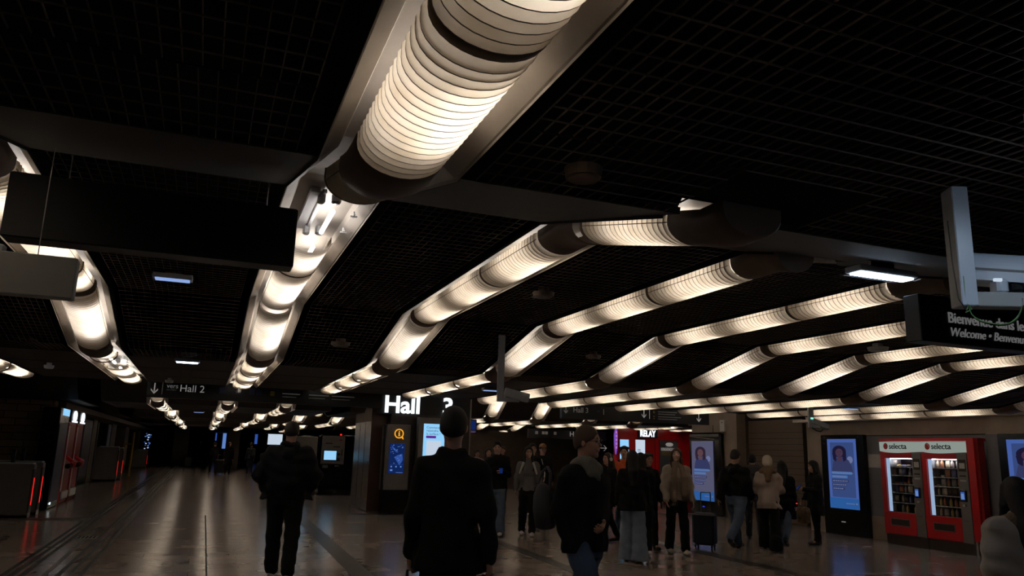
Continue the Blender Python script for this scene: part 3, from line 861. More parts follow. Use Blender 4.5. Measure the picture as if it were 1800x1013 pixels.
t = thing('ticket_machine', 'ticket machine mostly hidden behind the bulky walking man', 'ticket machine', (2.72, 26.95, 0))
mb = MB(); mb.bbox(0,.95,.05,.7,0,1.93,'black_gloss',.02); obj('body', mb, t)
mb = MB(); mb.bbox(.15,.9,0,.06,1.0,1.9,'grey_metal',.02); obj('front_panel', mb, t)
mb = MB(); mb.box(.3,.7,-.006,0,1.15,1.45,'screen_cyan'); obj('screen', mb, t)
t = thing('wall_display', 'pale blue screen showing over the shoulder of the bulky walking man', 'screen', (2.0, 27.6, 0))
mb = MB(); mb.bbox(0,.6,.02,.3,0,1.98,'black_gloss',.02); obj('housing', mb, t)
mb = MB(); mb.box(.05,.52,.01,.02,1.6,1.95,'screen_white'); obj('screen', mb, t)

# ------------------------------------------------------------------ ticket gates on the left
def gate(x, y, L, h, label, n_post=1, extra=None, flaps=True):
    t = thing('ticket_gate', label, 'ticket gate', (x, y, 0), 0, 'ticket gates')
    mb = MB()
    prof_ = [(0,0),(0,h*.98),(-.10,h),(-L*.72,h),(-L,h*.86),(-L,0)]
    n = len(prof_); vs = [(a,0,b) for a,b in prof_]+[(a,.28,b) for a,b in prof_]
    mb.add(vs, [tuple(range(n-1,-1,-1)), tuple(range(n,2*n))]+[(k,(k+1)%n,n+(k+1)%n,n+k) for k in range(n)], 'grey_metal')
    mb.box(-L,0,.0,.001,.0,.05,'black_paint'); obj('cabinet', mb, t)
    mb = MB(); mb.bbox(-L*.7,-.02,-.01,.29,h*.985,h*1.015,'pale_metal',.01); obj('top_cover', mb, t)
    mb = MB(); mb.box(0,.006,.02,.26,.1,h*.9,'black_paint'); mb.box(.006,.012,.11,.17,.24,.78,'gate_red'); mb.box(-.02,.0,-.004,.0,.1,.9*h,'black_paint'); obj('light_strip', mb, t)
    if extra:
        mb = MB(); mb.bbox(-.45,-.38,.1,.14,h,h+.28,'black_paint',.01); mb.box(-.435,-.395,.095,.1,h+.06,h+.22,'dark_blue'); obj('reader', mb, t)
    return t
gate(-3.12, 18.50, 1.3, 1.06, 'nearest grey ticket gate at the lower left edge with a red light strip', extra=True)
gate(-3.10, 19.30, 1.3, 1.08, 'grey ticket gate with a red strip just beyond the nearest one', extra=True)
gate(-3.08, 35.3, 1.0, 1.34, 'distant ticket gate with red strip beyond the red drink machines')
gate(-3.02, 36.6, 1.0, 1.30, 'distant ticket gate right behind the other distant one')
gate(-3.10, 54, .8, 1.1, 'farthest ticket gate, a small red strip under a blue screen')
t = thing('gate_display', 'small blue and white screen above the farthest ticket gate', 'screen', (-3.45, 54.4, 0))
mb = MB(); mb.box(.16,.2,0,.04,0,1.1,'black_paint'); mb.bbox(.02,.48,-.02,.06,1.1,2.2,'black_paint',.01); obj('stand', mb, t)
mb = MB(); rng = random.Random(5)
for k in range(22): a=rng.uniform(.05,.36); z=rng.uniform(1.15,2.1); mb.box(a,a+.08,-.026,-.02,z,z+.05,rng.choice(['screen_white','screen_blue','screen_light_blue','map_line']))
obj('screen', mb, t)
t = thing('yellow_post', 'thin yellow post and frame near the far ticket gates', 'post', (-3.35, 40.5, 0))
mb = MB(); mb.cyl((0,0,0),(0,0,1.5),.06,'yellow_paint'); mb.cyl((.35,0,0),(.35,0,2.0),.05,'yellow_paint'); mb.cyl((0,0,1.45),(.35,0,1.45),.04,'yellow_paint'); obj('frame', mb, t)
# machines along the left wall
t = thing('vending_machine', 'tall black machine with a dim blue side and small bright top screen', 'vending machine', (-3.1, 20.55, 0))
mb = MB(); mb.bbox(-.36,0,0,1.3,0,2.3,'black_gloss',.02); obj('body', mb, t)
mb = MB(); mb.box(0,.006,.1,1.2,.15,1.95,'dark_blue'); obj('side_panel', mb, t)
mb = MB(); mb.box(0,.008,.3,1.25,2.12,2.28,'screen_cyan'); mb.box(0,.008,.7,1.2,1.98,2.06,'pale_metal'); mb.bbox(0,.02,.2,.26,.1,.16,'led_white',.01); obj('top_screen', mb, t)
def drink(y, label):
    t = thing('drink_machine', label, 'drink machine', (-3.15, y, 0), 0, 'red drink machines')
    mb = MB(); mb.bbox(-.8,0,0,1.15,0,2.0,'red_dark',.03); mb.box(.0,.004,0.05,.2,.3,1.9,'white_plastic'); obj('body', mb, t)
    mb = MB(); mb.bbox(-.8,.03,.0,1.15,2.0,2.32,'dark_blue',.02); obj('header', mb, t)
    me = text_mesh('0', .34, 'letter_white', bold=.02, ext=.01); me.transform(Matrix.Rotation(PI/2,4,'Z') @ Matrix.Scale(3.0,4,(1,0,0)))
    obj('logo', me, t, (.045,.22,2.04))
    mb = MB(); mb.box(.03,.045,.15,1.0,2.0,2.04,'letter_white'); obj('header_strip', mb, t)
    mb = MB(); pts = [(.0,.2,1.15),(.10,.35,1.05),(.16,.6,1.0),(.12,.8,.92),(.05,.95,.88)]; mb.tube(pts, .05, 'red_gloss'); mb.bbox(0,.12,.2,.9,.85,.97,'black_gloss',.03); obj('hatch', mb, t)
    mb = MB(); mb.bbox(0,.05,.1,1.0,.1,.3,'white_plastic',.02); obj('kick_panel', mb, t)
drink(22.35, 'nearer red drink machine with a glowing zero on its header')
drink(23.75, 'farther red drink machine with a glowing zero on its header')
for i, (y, z0, z1, w) in enumerate(((25.9,.3,2.0,.6),(31.0,.3,2.2,2.2),(34.9,.2,2.0,.3),(38.5,.3,2.2,1.2))):
    t = thing('advert_board', ['narrow dark blue panel beside the farther drink machine','dim blue shop window panel on the left wall','narrow dim panel behind the distant ticket gates','dim panel on the left wall near the yellow post'][i], 'panel', (-3.9, y, 0))
    mb = MB(); mb.bbox(-.2,0,0,w,0,2.3,'black_paint',.02); obj('frame', mb, t)
    mb = MB(); mb.box(0,.01,.08,w-.08,z0,z1,'dark_blue'); obj('panel', mb, t)
# blue slits of the far doors
for i, (x, w, z0) in enumerate(((1.75,.3,1.2),(2.55,.18,1.3),(4.6,.25,1.7),(1.1,.12,1.9))):
    mb = MB(); mb.box(x, x+w, 77.9, 77.98, z0, 2.9, 'screen_blue' if i else 'map_line'); obj('window_%d' % (i+1), mb, kind='structure')
mb = MB(); mb.box(-1.9,-.9,60.6,61,0,2.6,'wall_beige'); mb.box(-3.6,-3.0,74.6,75,0,2.6,'grey_metal'); mb.box(-2.2,1.4,74.7,75,0,.2,'wall_brown'); obj('wall_back', mb, kind='structure')

# ------------------------------------------------------------------ the red shop
t = thing('news_kiosk', 'red shop front with small glowing name sign and lit screens', 'shop front', (13.40, 24.0, 0))
mb = MB(); mb.bbox(0,3.05,0,.3,.12,2.62,'red_gloss',.03); mb.box(0,3.05,.03,.3,0,.12,'red_dark'); mb.box(1.50,1.53,-.004,0,.12,2.6,'red_dark'); obj('facade', mb, t)
mb = MB()
for a, b in ((.5,2.58),(1.6,2.52)): poly(mb, [(a,b),(a+.5,b-.03),(a+1.1,b-.12),(a+1.1,b-.14),(a+.5,b-.05)], -.012, 0, 'red_paint')
poly(mb, [(1.7,2.26),(2.1,2.36),(2.5,2.34),(2.8,2.2),(2.5,2.32),(2.1,2.33)], -.012, 0, 'red_paint'); obj('moulding', mb, t)
mb = MB(); mb.bbox(.80,1.55,-.16,0,2.20,2.58,'dark_blue',.02); obj('sign_box', mb, t)
lettering('RELAY', .82, -.165, 2.25, .30, 'letter_white', t, name='sign_lettering', bold=.012, ext=.004).scale = (.72,1,1)
for i, (x0,x1,z0,z1,m) in enumerate(((.10,.45,1.35,2.12,'screen_cyan'),(.72,1.10,1.55,2.13,'screen_white'),(1.70,2.45,.70,2.13,'poster_grey'))):
    mb = MB(); mb.box(x0-.02,x1+.02,-.02,0,z0-.02,z1+.02,'red_dark'); mb.box(x0,x1,-.026,-.02,z0,z1,m)
    if i == 0: [mb.box(x0+.06,x0+.2,-.028,-.026,z1-.3-.09*k,z1-.28-.09*k,'kiosk_text') for k in range(4)]
    if i == 1: [mb.box(x0+.08,x0+.2,-.028,-.026,z1-.35-.05*k,z1-.33-.05*k,'kiosk_text') for k in range(2)]
    o = obj(['screen','screen','poster'][i], mb, t)
    if i == 2:
        b = MB(); b.box(1.76,2.38,-.03,-.026,1.78,1.88,'sign_text'); b.box(1.76,2.36,-.03,-.026,1.62,1.74,'icon_yellow'); disc(b, 2.1, 2.0, .07, -.03,-.026,'sign_text', rx=.16); obj('print', b, o)
for s, z, w in (('BOISSONS', 1.785, .9), ('SNACKING', 1.63, .9)): lettering(s, 1.77, -.031, z, .13, 'poster_grey', t, name='print').scale = (.85,1,1)
t = thing('pennant_sign', 'narrow tapering purple neon blade sign at the edge of the red shop', 'sign', (13.26, 23.9, 1.75))
mb = MB(); poly(mb, [(.06,.82),(.11,.5),(.10,.15),(.05,-.15),(.01,.2),(.0,.5)], 0, .08, 'purple_neon'); mb.box(.09,.14,.02,.06,.2,.25,'steel'); obj('blade', mb, t)
mb = MB(); [mb.box(.03,.085,-.006,0,.05+.13*k,.12+.13*k,'pink_neon') for k in range(5)]; obj('lettering', mb, t)

# ------------------------------------------------------------------ things fixed on the right wall; local +x runs towards the camera
def wall_thing(name, label, cat, x, y, **k): return thing(name, label, cat, (x, y, 0), -PI/2, **k)
def poster(t, x0, x1, z0, z1, style):
    B, S, K, H, SH = ('poster_border','poster_sky','poster_skin','poster_hair','poster_shirt') if style == 'blue' else ('pale_sky','pale_sky','pale_skin','pale_hair','poster_shirt')
    w = x1-x0; h = z1-z0
    mb = MB(); mb.box(x0,x1,-.010,0,z0,z1,B); mb.box(x0+.1*w,x1-.08*w,-.012,-.01,z0+.16*h,z1-.05*h,S); obj('screen', mb, t)
    P = MB(); X = lambda u: x0+u*w; Z = lambda v: z0+v*h
    poly(P, [(X(.14),Z(.56)),(X(.2),Z(.68)),(X(.36),Z(.73)),(X(.6),Z(.73)),(X(.74),Z(.69)),(X(.84),Z(.6)),(X(.86),Z(.52)),(X(.14),Z(.52))], -.014,-.012, SH)
    disc(P, X(.42), Z(.82), h*.085, -.0145,-.012, H, rx=w*.24); poly(P, [(X(.17),Z(.80)),(X(.2),Z(.70)),(X(.3),Z(.67)),(X(.32),Z(.80))], -.0145,-.012,H); poly(P, [(X(.5),Z(.80)),(X(.56),Z(.67)),(X(.66),Z(.70)),(X(.66),Z(.82))], -.0145,-.012,H)
    poly(P, [(X(.34),Z(.73)),(X(.36),Z(.68)),(X(.50),Z(.68)),(X(.5),Z(.74))], -.015,-.012,K); disc(P, X(.42), Z(.80), h*.062, -.016,-.012, K, rx=w*.13)
    for u in (.37,.47): disc(P, X(u), Z(.812), h*.004, -.017,-.016, H, rx=w*.02, n=8)
    P.box(X(.39),X(.46),-.017,-.016,Z(.768),Z(.772),H)
    disc(P, X(.78), Z(.70), h*.05, -.0135,-.012, 'poster_text_white', rx=w*.1)
    obj('portrait', P, t)
    T = MB(); rng = random.Random(11)
    for k, v in enumerate((.49,.435,.375,.32,.265)):
        T.box(X(.12),X((.82,.66,.70,.62,.55)[k]),-.0155,-.012,Z(v),Z(v+.038),'poster_text_blue' if k < 2 else SH)
        u = .15
        while u < (.8,.6,.66,.58,.5)[k]:
            q = rng.uniform(.03,.07); T.box(X(u),X(u+q),-.0165,-.0155,Z(v+.012),Z(v+.026),'poster_text_white'); u += q+.02
    T.box(X(0),X(1),-.0155,-.01,Z(0),Z(.15),'poster_base'); 
    for k in range(6): T.box(X(.58+.05*k),X(.61+.05*k),-.017,-.0155,Z(.07),Z(.085),'poster_text_white')
    disc(T, X(.93), Z(.08), h*.012, -.017,-.0155,'poster_text_white', n=10, rx=w*.03)
    obj('caption', T, t)
t = wall_thing('advert_display', 'black advertising display with a blue portrait poster left of the vending machines', 'advertising display', 13.23, 14.18)
mb = MB(); mb.bbox(0,1.24,.0,.12,0,2.15,'black_gloss',.01); obj('frame', mb, t); poster(t, .21, 1.04, .56, 2.06, 'blue')
mb = MB(); mb.box(.5,.62,-.006,0,.27,.29,'sign_text'); [mb.box(x,x+.02,-.006,0,2.09,2.11,'pale_metal') for x in (.1,.12,1.1)]; mb.box(.1,.12,-.006,0,1.95,1.97,'pale_metal'); obj('badge', mb, t)
t = wall_thing('advert_display', 'black advertising display cut by the right picture edge', 'advertising display', 13.02, 9.71)
mb = MB(); mb.bbox(0,1.24,.0,.12,.57,2.12,'black_gloss',.01); obj('frame', mb, t); poster(t, .17, 1.04, .66, 2.02, 'blue')
t = wall_thing('advert_display', 'black advertising display with a dim portrait poster beside the dark doorway', 'advertising display', 13.42, 19.75)
mb = MB(); mb.bbox(0,1.5,.02,.18,0,2.28,'black_gloss',.04); mb.bbox(.05,1.45,-.02,.02,2.08,2.16,'black_paint',.01); obj('frame', mb, t); poster(t, .18, 1.22, .38, 2.04, 'pale')
mb = MB(); mb.box(.65,.72,.0,.02,.2,.23,'led_blue'); poly(mb, [(.1,2.18),(1.3,2.10),(1.3,2.08),(.1,2.16)], -.03,-.02,'wall_beige'); obj('badge', mb, t)
t = wall_thing('wall_box', 'white box hanging on the beige wall above the dim portrait poster', 'wall box', 13.52, 18.35)
mb = MB(); mb.bbox(0,.22,0,.08,2.3,2.62,'white_plastic',.01); obj('body', mb, t); mb = MB(); mb.bbox(.1,.14,-.01,0,2.54,2.57,'black_paint',.005); obj('lens', mb, t)
t = wall_thing('wall_plate', 'small pale access plate on the grey wall left of the vending machines', 'wall plate', 13.33, 12.92)
mb = MB(); mb.bbox(0,.34,0,.02,1.46,1.74,'sign_grey',.004); [mb.cyl((x,0,z),(x,-.003,z),.008,'steel',n=8) for x in (.03,.31) for z in (1.49,1.71)]; obj('plate', mb, t)

SN = ['snack_a','snack_b','snack_c','snack_d','snack_e','snack_f']
for n_, c_ in zip(SN, ((.45,.18,.08),(.5,.42,.3),(.16,.17,.35),(.42,.33,.10),(.35,.30,.28),(.12,.07,.05))): mat(n_, c_, .4)
def bag_mesh(m, kind):
    b = MB()
    if kind == 0:      # pillow bag
        W_, H_ = .052, .13; R = []
        for z, w, d in ((0,.9,.004),(.02,1,.018),(.06,.95,.026),(.10,1,.018),(.118,.92,.004),(.13,.95,.003)):
            R.append([(W_*w*math.cos(t)*(1 if abs(math.cos(t))>.5 else 1), d*math.sin(t), z) for t in [2*PI*k/10 for k in range(10)]])
        b.loft(R, m, caps=True)
    elif kind == 1:    # bottle
        R = []
        for z, r in ((0,.026),(.01,.03),(.07,.03),(.10,.026),(.125,.012),(.14,.012)):
            R.append([(r*math.cos(t), r*math.sin(t), z) for t in [2*PI*k/10 for k in range(10)]])
        b.loft(R, m, caps=True)
    else:
        b.bbox(-.04,.04,-.012,.012,0,.035,m,.006); b.add([(-.05,-.004,.01),(-.04,-.004,.0),(-.04,.004,.035),(-.05,.004,.025)], [(0,1,2,3)], m); b.add([(.05,-.004,.01),(.04,-.004,.0),(.04,.004,.035),(.05,.004,.025)], [(3,2,1,0)], m)
    return b.mesh('snack', True)
BAGS = {(m, k): bag_mesh(m, k) for m in SN for k in (0,1,2)}
def selecta(y, label, side, seed):
    t = wall_thing('vending_machine', label, 'vending machine', 12.95, y)
    W_ = .97
    mb = MB()
    mb.box(0,W_,.03,.38,.2,.215,'black_paint'); mb.box(0,.02,.0,.38,.2,1.78,'red_paint'); mb.box(W_-.02,W_,.0,.38,.2,1.78,'grey_metal'); mb.box(0,W_,.34,.38,.2,1.99,'black_paint')
    mb.box(0,W_,0,.34,1.77,1.78,'red_paint'); obj('cabinet', mb, t)
    mb = MB(); x1 = .76
    mb.bbox(0,x1,-.03,0,.20,.62,'red_paint',.006); mb.bbox(0,x1,-.03,0,1.67,1.775,'red_paint',.006); mb.bbox(0,.11,-.03,0,.62,1.67,'red_paint',.004); obj('door', mb, t)
    mb = MB(); mb.bbox(.16,.62,-.036,-.03,.36,.50,'grey_metal',.003); mb.box(.18,.60,-.038,-.036,.375,.485,'soffit_brown'); obj('delivery_flap', mb, t)
    mb = MB(); mb.box(.12,.205,.0,.02,.63,1.66,'machine_glow'); obj('window_light', mb, t)
    mb = MB(); mb.box(.11,x1,.02,.34,.62,.625,'black_paint'); mb.box(.205,.21,.0,.3,.63,1.66,'pale_metal')
    for k in range(6):
        z = .66+.168*k - (.0 if k > 1 else .02*(2-k)); mb.box(.21,x1-.02,.01,.30,z-.006,z,'slot_black')
    obj('interior', mb, t)
    SH_ = []
    for k in range(6):
        z = .66+.168*k - (.0 if k > 1 else .02*(2-k))
        b = MB(); b.box(.21,x1-.01,-.004,.01,z-.014,z+.006,'pale_metal'); [b.box(.23+.1*j,.27+.1*j,-.006,-.004,z-.01,z+.003,'white_plastic') for j in range(5)]; obj('shelf', b, t)
        SH_.append(z+.006)
    mb = MB(); mb.box(.115,x1-.003,-.022,-.018,.622,1.668,'clear_glass'); obj('pane', mb, t)
    mb = MB(); mb.bbox(x1+.002,W_,-.03,0,.20,1.775,'grey_metal',.004)
    mb.box(x1+.03,W_-.03,-.034,-.03,1.45,1.66,'soffit_brown'); mb.box(x1+.04,W_-.04,-.036,-.034,1.36,1.38,'slot_black'); mb.box(x1+.04,W_-.04,-.036,-.034,1.27,1.30,'pale_metal'); mb.box(x1+.05,W_-.05,-.036,-.034,1.5,1.6,'sign_grey')
    mb.box(x1+.05,W_-.05,-.036,-.034,.58,.585,'slot_black'); obj('control_panel', mb, t)
    mb = MB(); mb.bbox(x1+.03,x1+.16,-.06,-.03,.92,1.12,'black_paint',.01); mb.box(x1+.05,x1+.125,-.064,-.06,.95,1.09,'screen_blue'); mb.box(x1+.055,x1+.12,-.066,-.064,.96,1.06,'screen_light_blue'); mb.bbox(x1+.06,x1+.12,-.05,-.03,.83,.87,'pale_metal',.005); obj('card_reader', mb, t)
    mb = MB(); mb.box(.02,W_,-.01,.34,.0,.20,'grey_metal'); mb.box(.02,W_,-.012,-.01,.0,.19,'soffit_brown'); obj('plinth', mb, t)
    # bulging white header
    mb = MB(); R = []
    for k in range(15):
        u = k/14; R.append([(.008+u*(W_-.016), -.04-.09*math.sin(PI*u), 1.80-.035*math.sin(PI*u)), (.008+u*(W_-.016), -.04-.09*math.sin(PI*u), 1.985), (.008+u*(W_-.016), .3, 1.985), (.008+u*(W_-.016), .3, 1.80)])
    mb.loft(R, 'header_glow', caps=True); obj('header', mb, t)
    bulge = lambda x: -.04-.09*math.sin(PI*x/W_)-.003
    def wrap(me):
        for v in me.vertices: v.co.y += bulge(v.co.x)
        return me
    b = MB(); disc(b, .225, 1.895, .062, -.006, 0, 'red_paint', rx=.066)
    poly(b, [(.235,1.95),(.27,1.925),(.275,1.89),(.255,1.865),(.262,1.90),(.245,1.92),(.215,1.925)], -.009, -.006, 'white_plastic')
    obj('logo_ball', wrap(b.mesh('logo_ball')), t)
    me = text_mesh('selecta', .15, 'black_gloss', bold=.0012, ext=.004)
    for v in me.vertices: v.co.x = v.co.x*.98+.33; v.co.y -= .006; v.co.z += 1.845
    obj('lettering', wrap(me), t)
    rng = random.Random(seed)
    for k in range(6):
        for j in range(5):
            if rng.random() < .06: continue
            kind = rng.choice([0,0,2,1]) if k > 1 else rng.choice([1,1,0])
            x = .27+.108*j+rng.uniform(-.012,.012)
            o = bpy.data.objects.new('snack_packet' if kind != 1 else 'drink_bottle', BAGS[(rng.choice(SN), kind)])
            COL.objects.link(o)
            # world position from the machine's wall coordinates
            o.location = (12.95+.06+rng.uniform(0,.03), y-x, SH_[k]+.001); o.rotation_euler = (0,0,-PI/2+rng.uniform(-.2,.2))
            o['category'] = 'snack' if kind != 1 else 'drink'
            row = ['bottom','fifth','fourth','third','second','top'][k]
            o['label'] = '%s on the %s shelf of the %s vending machine' % ('wrapped snack' if kind != 1 else 'drink bottle', row, side)
            o['group'] = '%s on the %s shelf of the %s vending machine' % ('snacks' if kind != 1 else 'bottles', row, side)
    # lamp strip under the top, as in the lit window
    b = MB(); b.box(.22, .74, .0, .012, 1.655, 1.662, 'window_lamp'); obj('top_lamp', b, t)
selecta(12.21, 'red snack vending machine next to the wall plate, with white header', 'left', 5)
selecta(11.23, 'red snack vending machine beside the thick red side frame, with white header', 'right', 9)
t = wall_thing('machine_surround', 'thick red frame standing around the two snack machines', 'frame', 12.97, 12.30)
mb = MB(); mb.box(.03,2.16,.0,.36,2.0,2.05,'red_paint'); mb.box(2.055,2.20,-.05,.10,.24,2.05,'red_paint'); mb.box(2.20,2.25,.0,.16,.24,2.05,'red_dark'); mb.box(.0,.085,.05,.36,.2,2.0,'red_dark')
mb.box(2.06,2.11,-.04,.3,0,.24,'steel'); mb.box(2.12,2.25,0,.14,0,.24,'soffit_brown'); obj('frame', mb, t)
# ------------------------------------------------------------------ people: smooth bodies grown from blended limbs
class Prim:
    def __init__(self, fn, lo, hi, k=.02, sub=False): self.fn=fn; self.lo=np.array(lo,float); self.hi=np.array(hi,float); self.k=k; self.sub=sub
def cap(a, b, ra, rb=None, k=.02, sub=False, flat=None):
    a = np.array(a,float); b = np.array(b,float); rb = ra if rb is None else rb
    ba = b-a; bb = max(float(ba@ba), 1e-9)
    def fn(X,Y,Z):
        t = np.clip(((X-a[0])*ba[0]+(Y-a[1])*ba[1]+(Z-a[2])*ba[2])/bb, 0, 1)
        return np.sqrt((X-a[0]-t*ba[0])**2+(Y-a[1]-t*ba[1])**2+(Z-a[2]-t*ba[2])**2)-(ra+(rb-ra)*t)
    r = max(ra, rb)
    return Prim(fn, np.minimum(a,b)-r, np.maximum(a,b)+r, k, sub)
def ell(c, r, R=None, k=.02, sub=False):
    c = np.array(c,float); r = np.array(r,float); R = np.eye(3) if R is None else R     # R columns are the ellipsoid axes
    def fn(X,Y,Z):
        x,y,z = X-c[0],Y-c[1],Z-c[2]
        u = (x*R[0,0]+y*R[1,0]+z*R[2,0]); v = (x*R[0,1]+y*R[1,1]+z*R[2,1]); w = (x*R[0,2]+y*R[1,2]+z*R[2,2])
        k0 = np.sqrt((u/r[0])**2+(v/r[1])**2+(w/r[2])**2)+1e-9; k1 = np.sqrt((u/r[0]**2)**2+(v/r[1]**2)**2+(w/r[2]**2)**2)+1e-9
        return k0*(k0-1)/k1
    m = r.max(); ext = np.abs(R)@r
    return Prim(fn, c-ext, c+ext, k, sub)
def prof(tab, k=.03, fold=0.0, ph=0.0, sub=False):
    """stack of ellipses: rows (z, rx, ry, cx, cy); fold = depth of vertical folds"""
    tab = sorted(tab); T = np.array(tab, float)
    def fn(X,Y,Z):
        z = np.broadcast_to(Z, np.broadcast_shapes(X.shape,Y.shape,Z.shape))
        rx = np.interp(z,T[:,0],T[:,1]); ry = np.interp(z,T[:,0],T[:,2]); cx = np.interp(z,T[:,0],T[:,3]); cy = np.interp(z,T[:,0],T[:,4])
        x = X-cx; y = Y-cy
        d = (np.sqrt((x/rx)**2+(y/ry)**2)-1)*np.minimum(rx,ry)
        if fold:
            a = np.arctan2(y/ry, x/rx); w = np.clip((T[-1,0]-z)/(T[-1,0]-T[0,0]), 0, 1)
            d = d + fold*w*(np.sin(a*7+ph+z*3)+.6*np.sin(a*11+ph*2-z*5))
        return np.maximum(d, np.maximum(T[0,0]-z, z-T[-1,0]))
    return Prim(fn, (T[:,3].min()-T[:,1].max()-.02, T[:,4].min()-T[:,2].max()-.02, T[0,0]), (T[:,3].max()+T[:,1].max()+.02, T[:,4].max()+T[:,2].max()+.02, T[-1,0]), k, sub)
def halfspace(n, d):      # cuts away where n.p > d
    n = np.array(n,float)
    p = Prim(lambda X,Y,Z: -(X*n[0]+Y*n[1]+Z*n[2]-d), (-9,-9,-9), (9,9,9), 0, True); p.cut = True
    return p
def nets(f, org, h):
    ins = f < 0
    nx, ny, nz = f.shape
    A = np.zeros((nx-1,ny-1,nz-1,3)); N = np.zeros((nx-1,ny-1,nz-1))
    for ax in range(3):
        sl0 = [slice(None)]*3; sl1 = [slice(None)]*3; sl0[ax] = slice(0,-1); sl1[ax] = slice(1,None)
        f0 = f[tuple(sl0)]; f1 = f[tuple(sl1)]; cr = (f0<0) != (f1<0)
        t = np.where(cr, f0/np.where(cr, f0-f1, 1), 0)
        oth = [a for a in range(3) if a != ax]
        for da in (0,1):
            for db in (0,1):
                s = [slice(None)]*3
                s[oth[0]] = slice(da, f.shape[oth[0]]-1+da); s[oth[1]] = slice(db, f.shape[oth[1]]-1+db)
                c = cr[tuple(s)]; tt = t[tuple(s)]
                N += c
                A[...,ax] += np.where(c, tt, 0); A[...,oth[0]] += c*da; A[...,oth[1]] += c*db
    m = N > 0
    idx = -np.ones(m.shape, int); idx[m] = np.arange(m.sum())
    ii = np.argwhere(m)
    V = (ii + A[m]/N[m][:,None])*h + np.array(org)
    Q = []
    for ax in range(3):
        o1, o2 = (ax+1) % 3, (ax+2) % 3
        sl0 = [slice(None)]*3; sl1 = [slice(None)]*3; sl0[ax] = slice(0,-1); sl1[ax] = slice(1,None)
        a = ins[tuple(sl0)]; b = ins[tuple(sl1)]
        e = np.argwhere(a != b)
        e = e[(e[:,o1] > 0) & (e[:,o2] > 0) & (e[:,o1] < f.shape[o1]-1) & (e[:,o2] < f.shape[o2]-1)]
        if not len(e): continue
        def g(d1, d2):
            q = e.copy(); q[:,o1] -= d1; q[:,o2] -= d2
            return idx[q[:,0],q[:,1],q[:,2]]
        quad = np.stack([g(1,1), g(0,1), g(0,0), g(1,0)], 1)
        flip = ~a[e[:,0],e[:,1],e[:,2]]
        quad[flip] = quad[flip][:,::-1]
        Q.append(quad)
    return V, np.concatenate(Q) if Q else np.zeros((0,4),int)
def sdf_mesh(name, prims, h, m, noise=0.0, seed=0, scale=1.0):
    pos = [p for p in prims if not p.sub]
    lo = np.min([p.lo for p in pos],0)-3*h; hi = np.max([p.hi for p in pos],0)+3*h
    n = np.ceil((hi-lo)/h).astype(int)+1
    xs = [lo[i]+h*np.arange(n[i]) for i in range(3)]
    F = np.full(n, 1.0)
    for p in prims:
        mg = p.k+3*h
        s = []
        for i in range(3):
            a = max(0, int((p.lo[i]-mg-lo[i])/h)); b = min(n[i], int((p.hi[i]+mg-lo[i])/h)+2); s.append(slice(a, max(a+1,b)))
        X = xs[0][s[0]][:,None,None]; Y = xs[1][s[1]][None,:,None]; Z = xs[2][s[2]][None,None,:]
        d = p.fn(X,Y,Z); old = F[tuple(s)]; k = max(p.k, 1e-4)
        if not p.sub:
            q = np.clip(.5+.5*(old-d)/k, 0, 1); F[tuple(s)] = np.where(old > .9, np.minimum(old, d), old*(1-q)+d*q-k*q*(1-q))
        else:
            F[tuple(s)] = np.maximum(old, -d)
            if p.k > .001:
                q = np.clip(.5-.5*(old+d)/k, 0, 1); F[tuple(s)] = np.where(old > .9, old, old*(1-q)+(-d)*q+k*q*(1-q))
    if noise:
        X = xs[0][:,None,None]; Y = xs[1][None,:,None]; Z = xs[2][None,None,:]
        w = np.sin(X*9+seed)*.8+np.sin(Z*7+seed*2)*.6
        F = F + noise*(np.sin(Z*38+w*2.5+X*14+seed)*.5+np.sin(X*31+Y*27+w*2-Z*11)*.35+np.sin(Y*41-Z*23+X*9+seed*1.7)*.3)
    V, Q = nets(F, lo, h)
    me = bpy.data.meshes.new(name)
    me.vertices.add(len(V)); me.vertices.foreach_set('co', (V*scale).ravel())
    me.loops.add(len(Q)*4); me.polygons.add(len(Q))
    me.loops.foreach_set('vertex_index', Q.ravel().astype(np.int32))
    me.polygons.foreach_set('loop_start', np.arange(len(Q), dtype=np.int32)*4)
    me.polygons.foreach_set('use_smooth', np.ones(len(Q), bool))
    me.update(calc_edges=True); me.validate()
    me.materials.append(MATS[m])
    return me
def rotm(ax, deg):
    a = math.radians(deg); c, s = math.cos(a), math.sin(a)
    return np.array({'x':[[1,0,0],[0,c,-s],[0,s,c]], 'y':[[c,0,s],[0,1,0],[-s,0,c]], 'z':[[c,-s,0],[s,c,0],[0,0,1]]}[ax])

mat('skin', (.42,.23,.165), .5); mat('skin_pale', (.50,.30,.23), .5)
mat('hair_black', (.008,.006,.005), .75); mat('hair_brown', (.055,.03,.018), .75); mat('hair_dark', (.018,.011,.008), .75)
mat('coat_black', (.006,.006,.007), .9, spec=.25); mat('coat_soft_black', (.008,.008,.008), .9, spec=.25); mat('coat_navy', (.010,.012,.020), .8)
mat('jeans_blue', (.045,.075,.14), .85, noise=(9,.7)); mat('jeans_light', (.20,.25,.33), .85, noise=(8,.75)); mat('jeans_mid', (.09,.13,.20), .85, noise=(8,.7))
mat('trousers_black', (.006,.006,.006), .9, spec=.25)
mat('knit_grey', (.13,.125,.125), .9); mat('scarf_grey', (.15,.14,.12), .9, bump=(60,.6)); mat('scarf_beige', (.20,.145,.11), .9, bump=(40,.6))
mat('coat_cream', (.42,.35,.29), .8, noise=(7,.85)); mat('coat_beige', (.44,.35,.30), .8); mat('hat_white', (.62,.54,.44), .9, bump=(50,.5)); mat('fur_brown', (.20,.13,.075), .95, bump=(120,1.0))
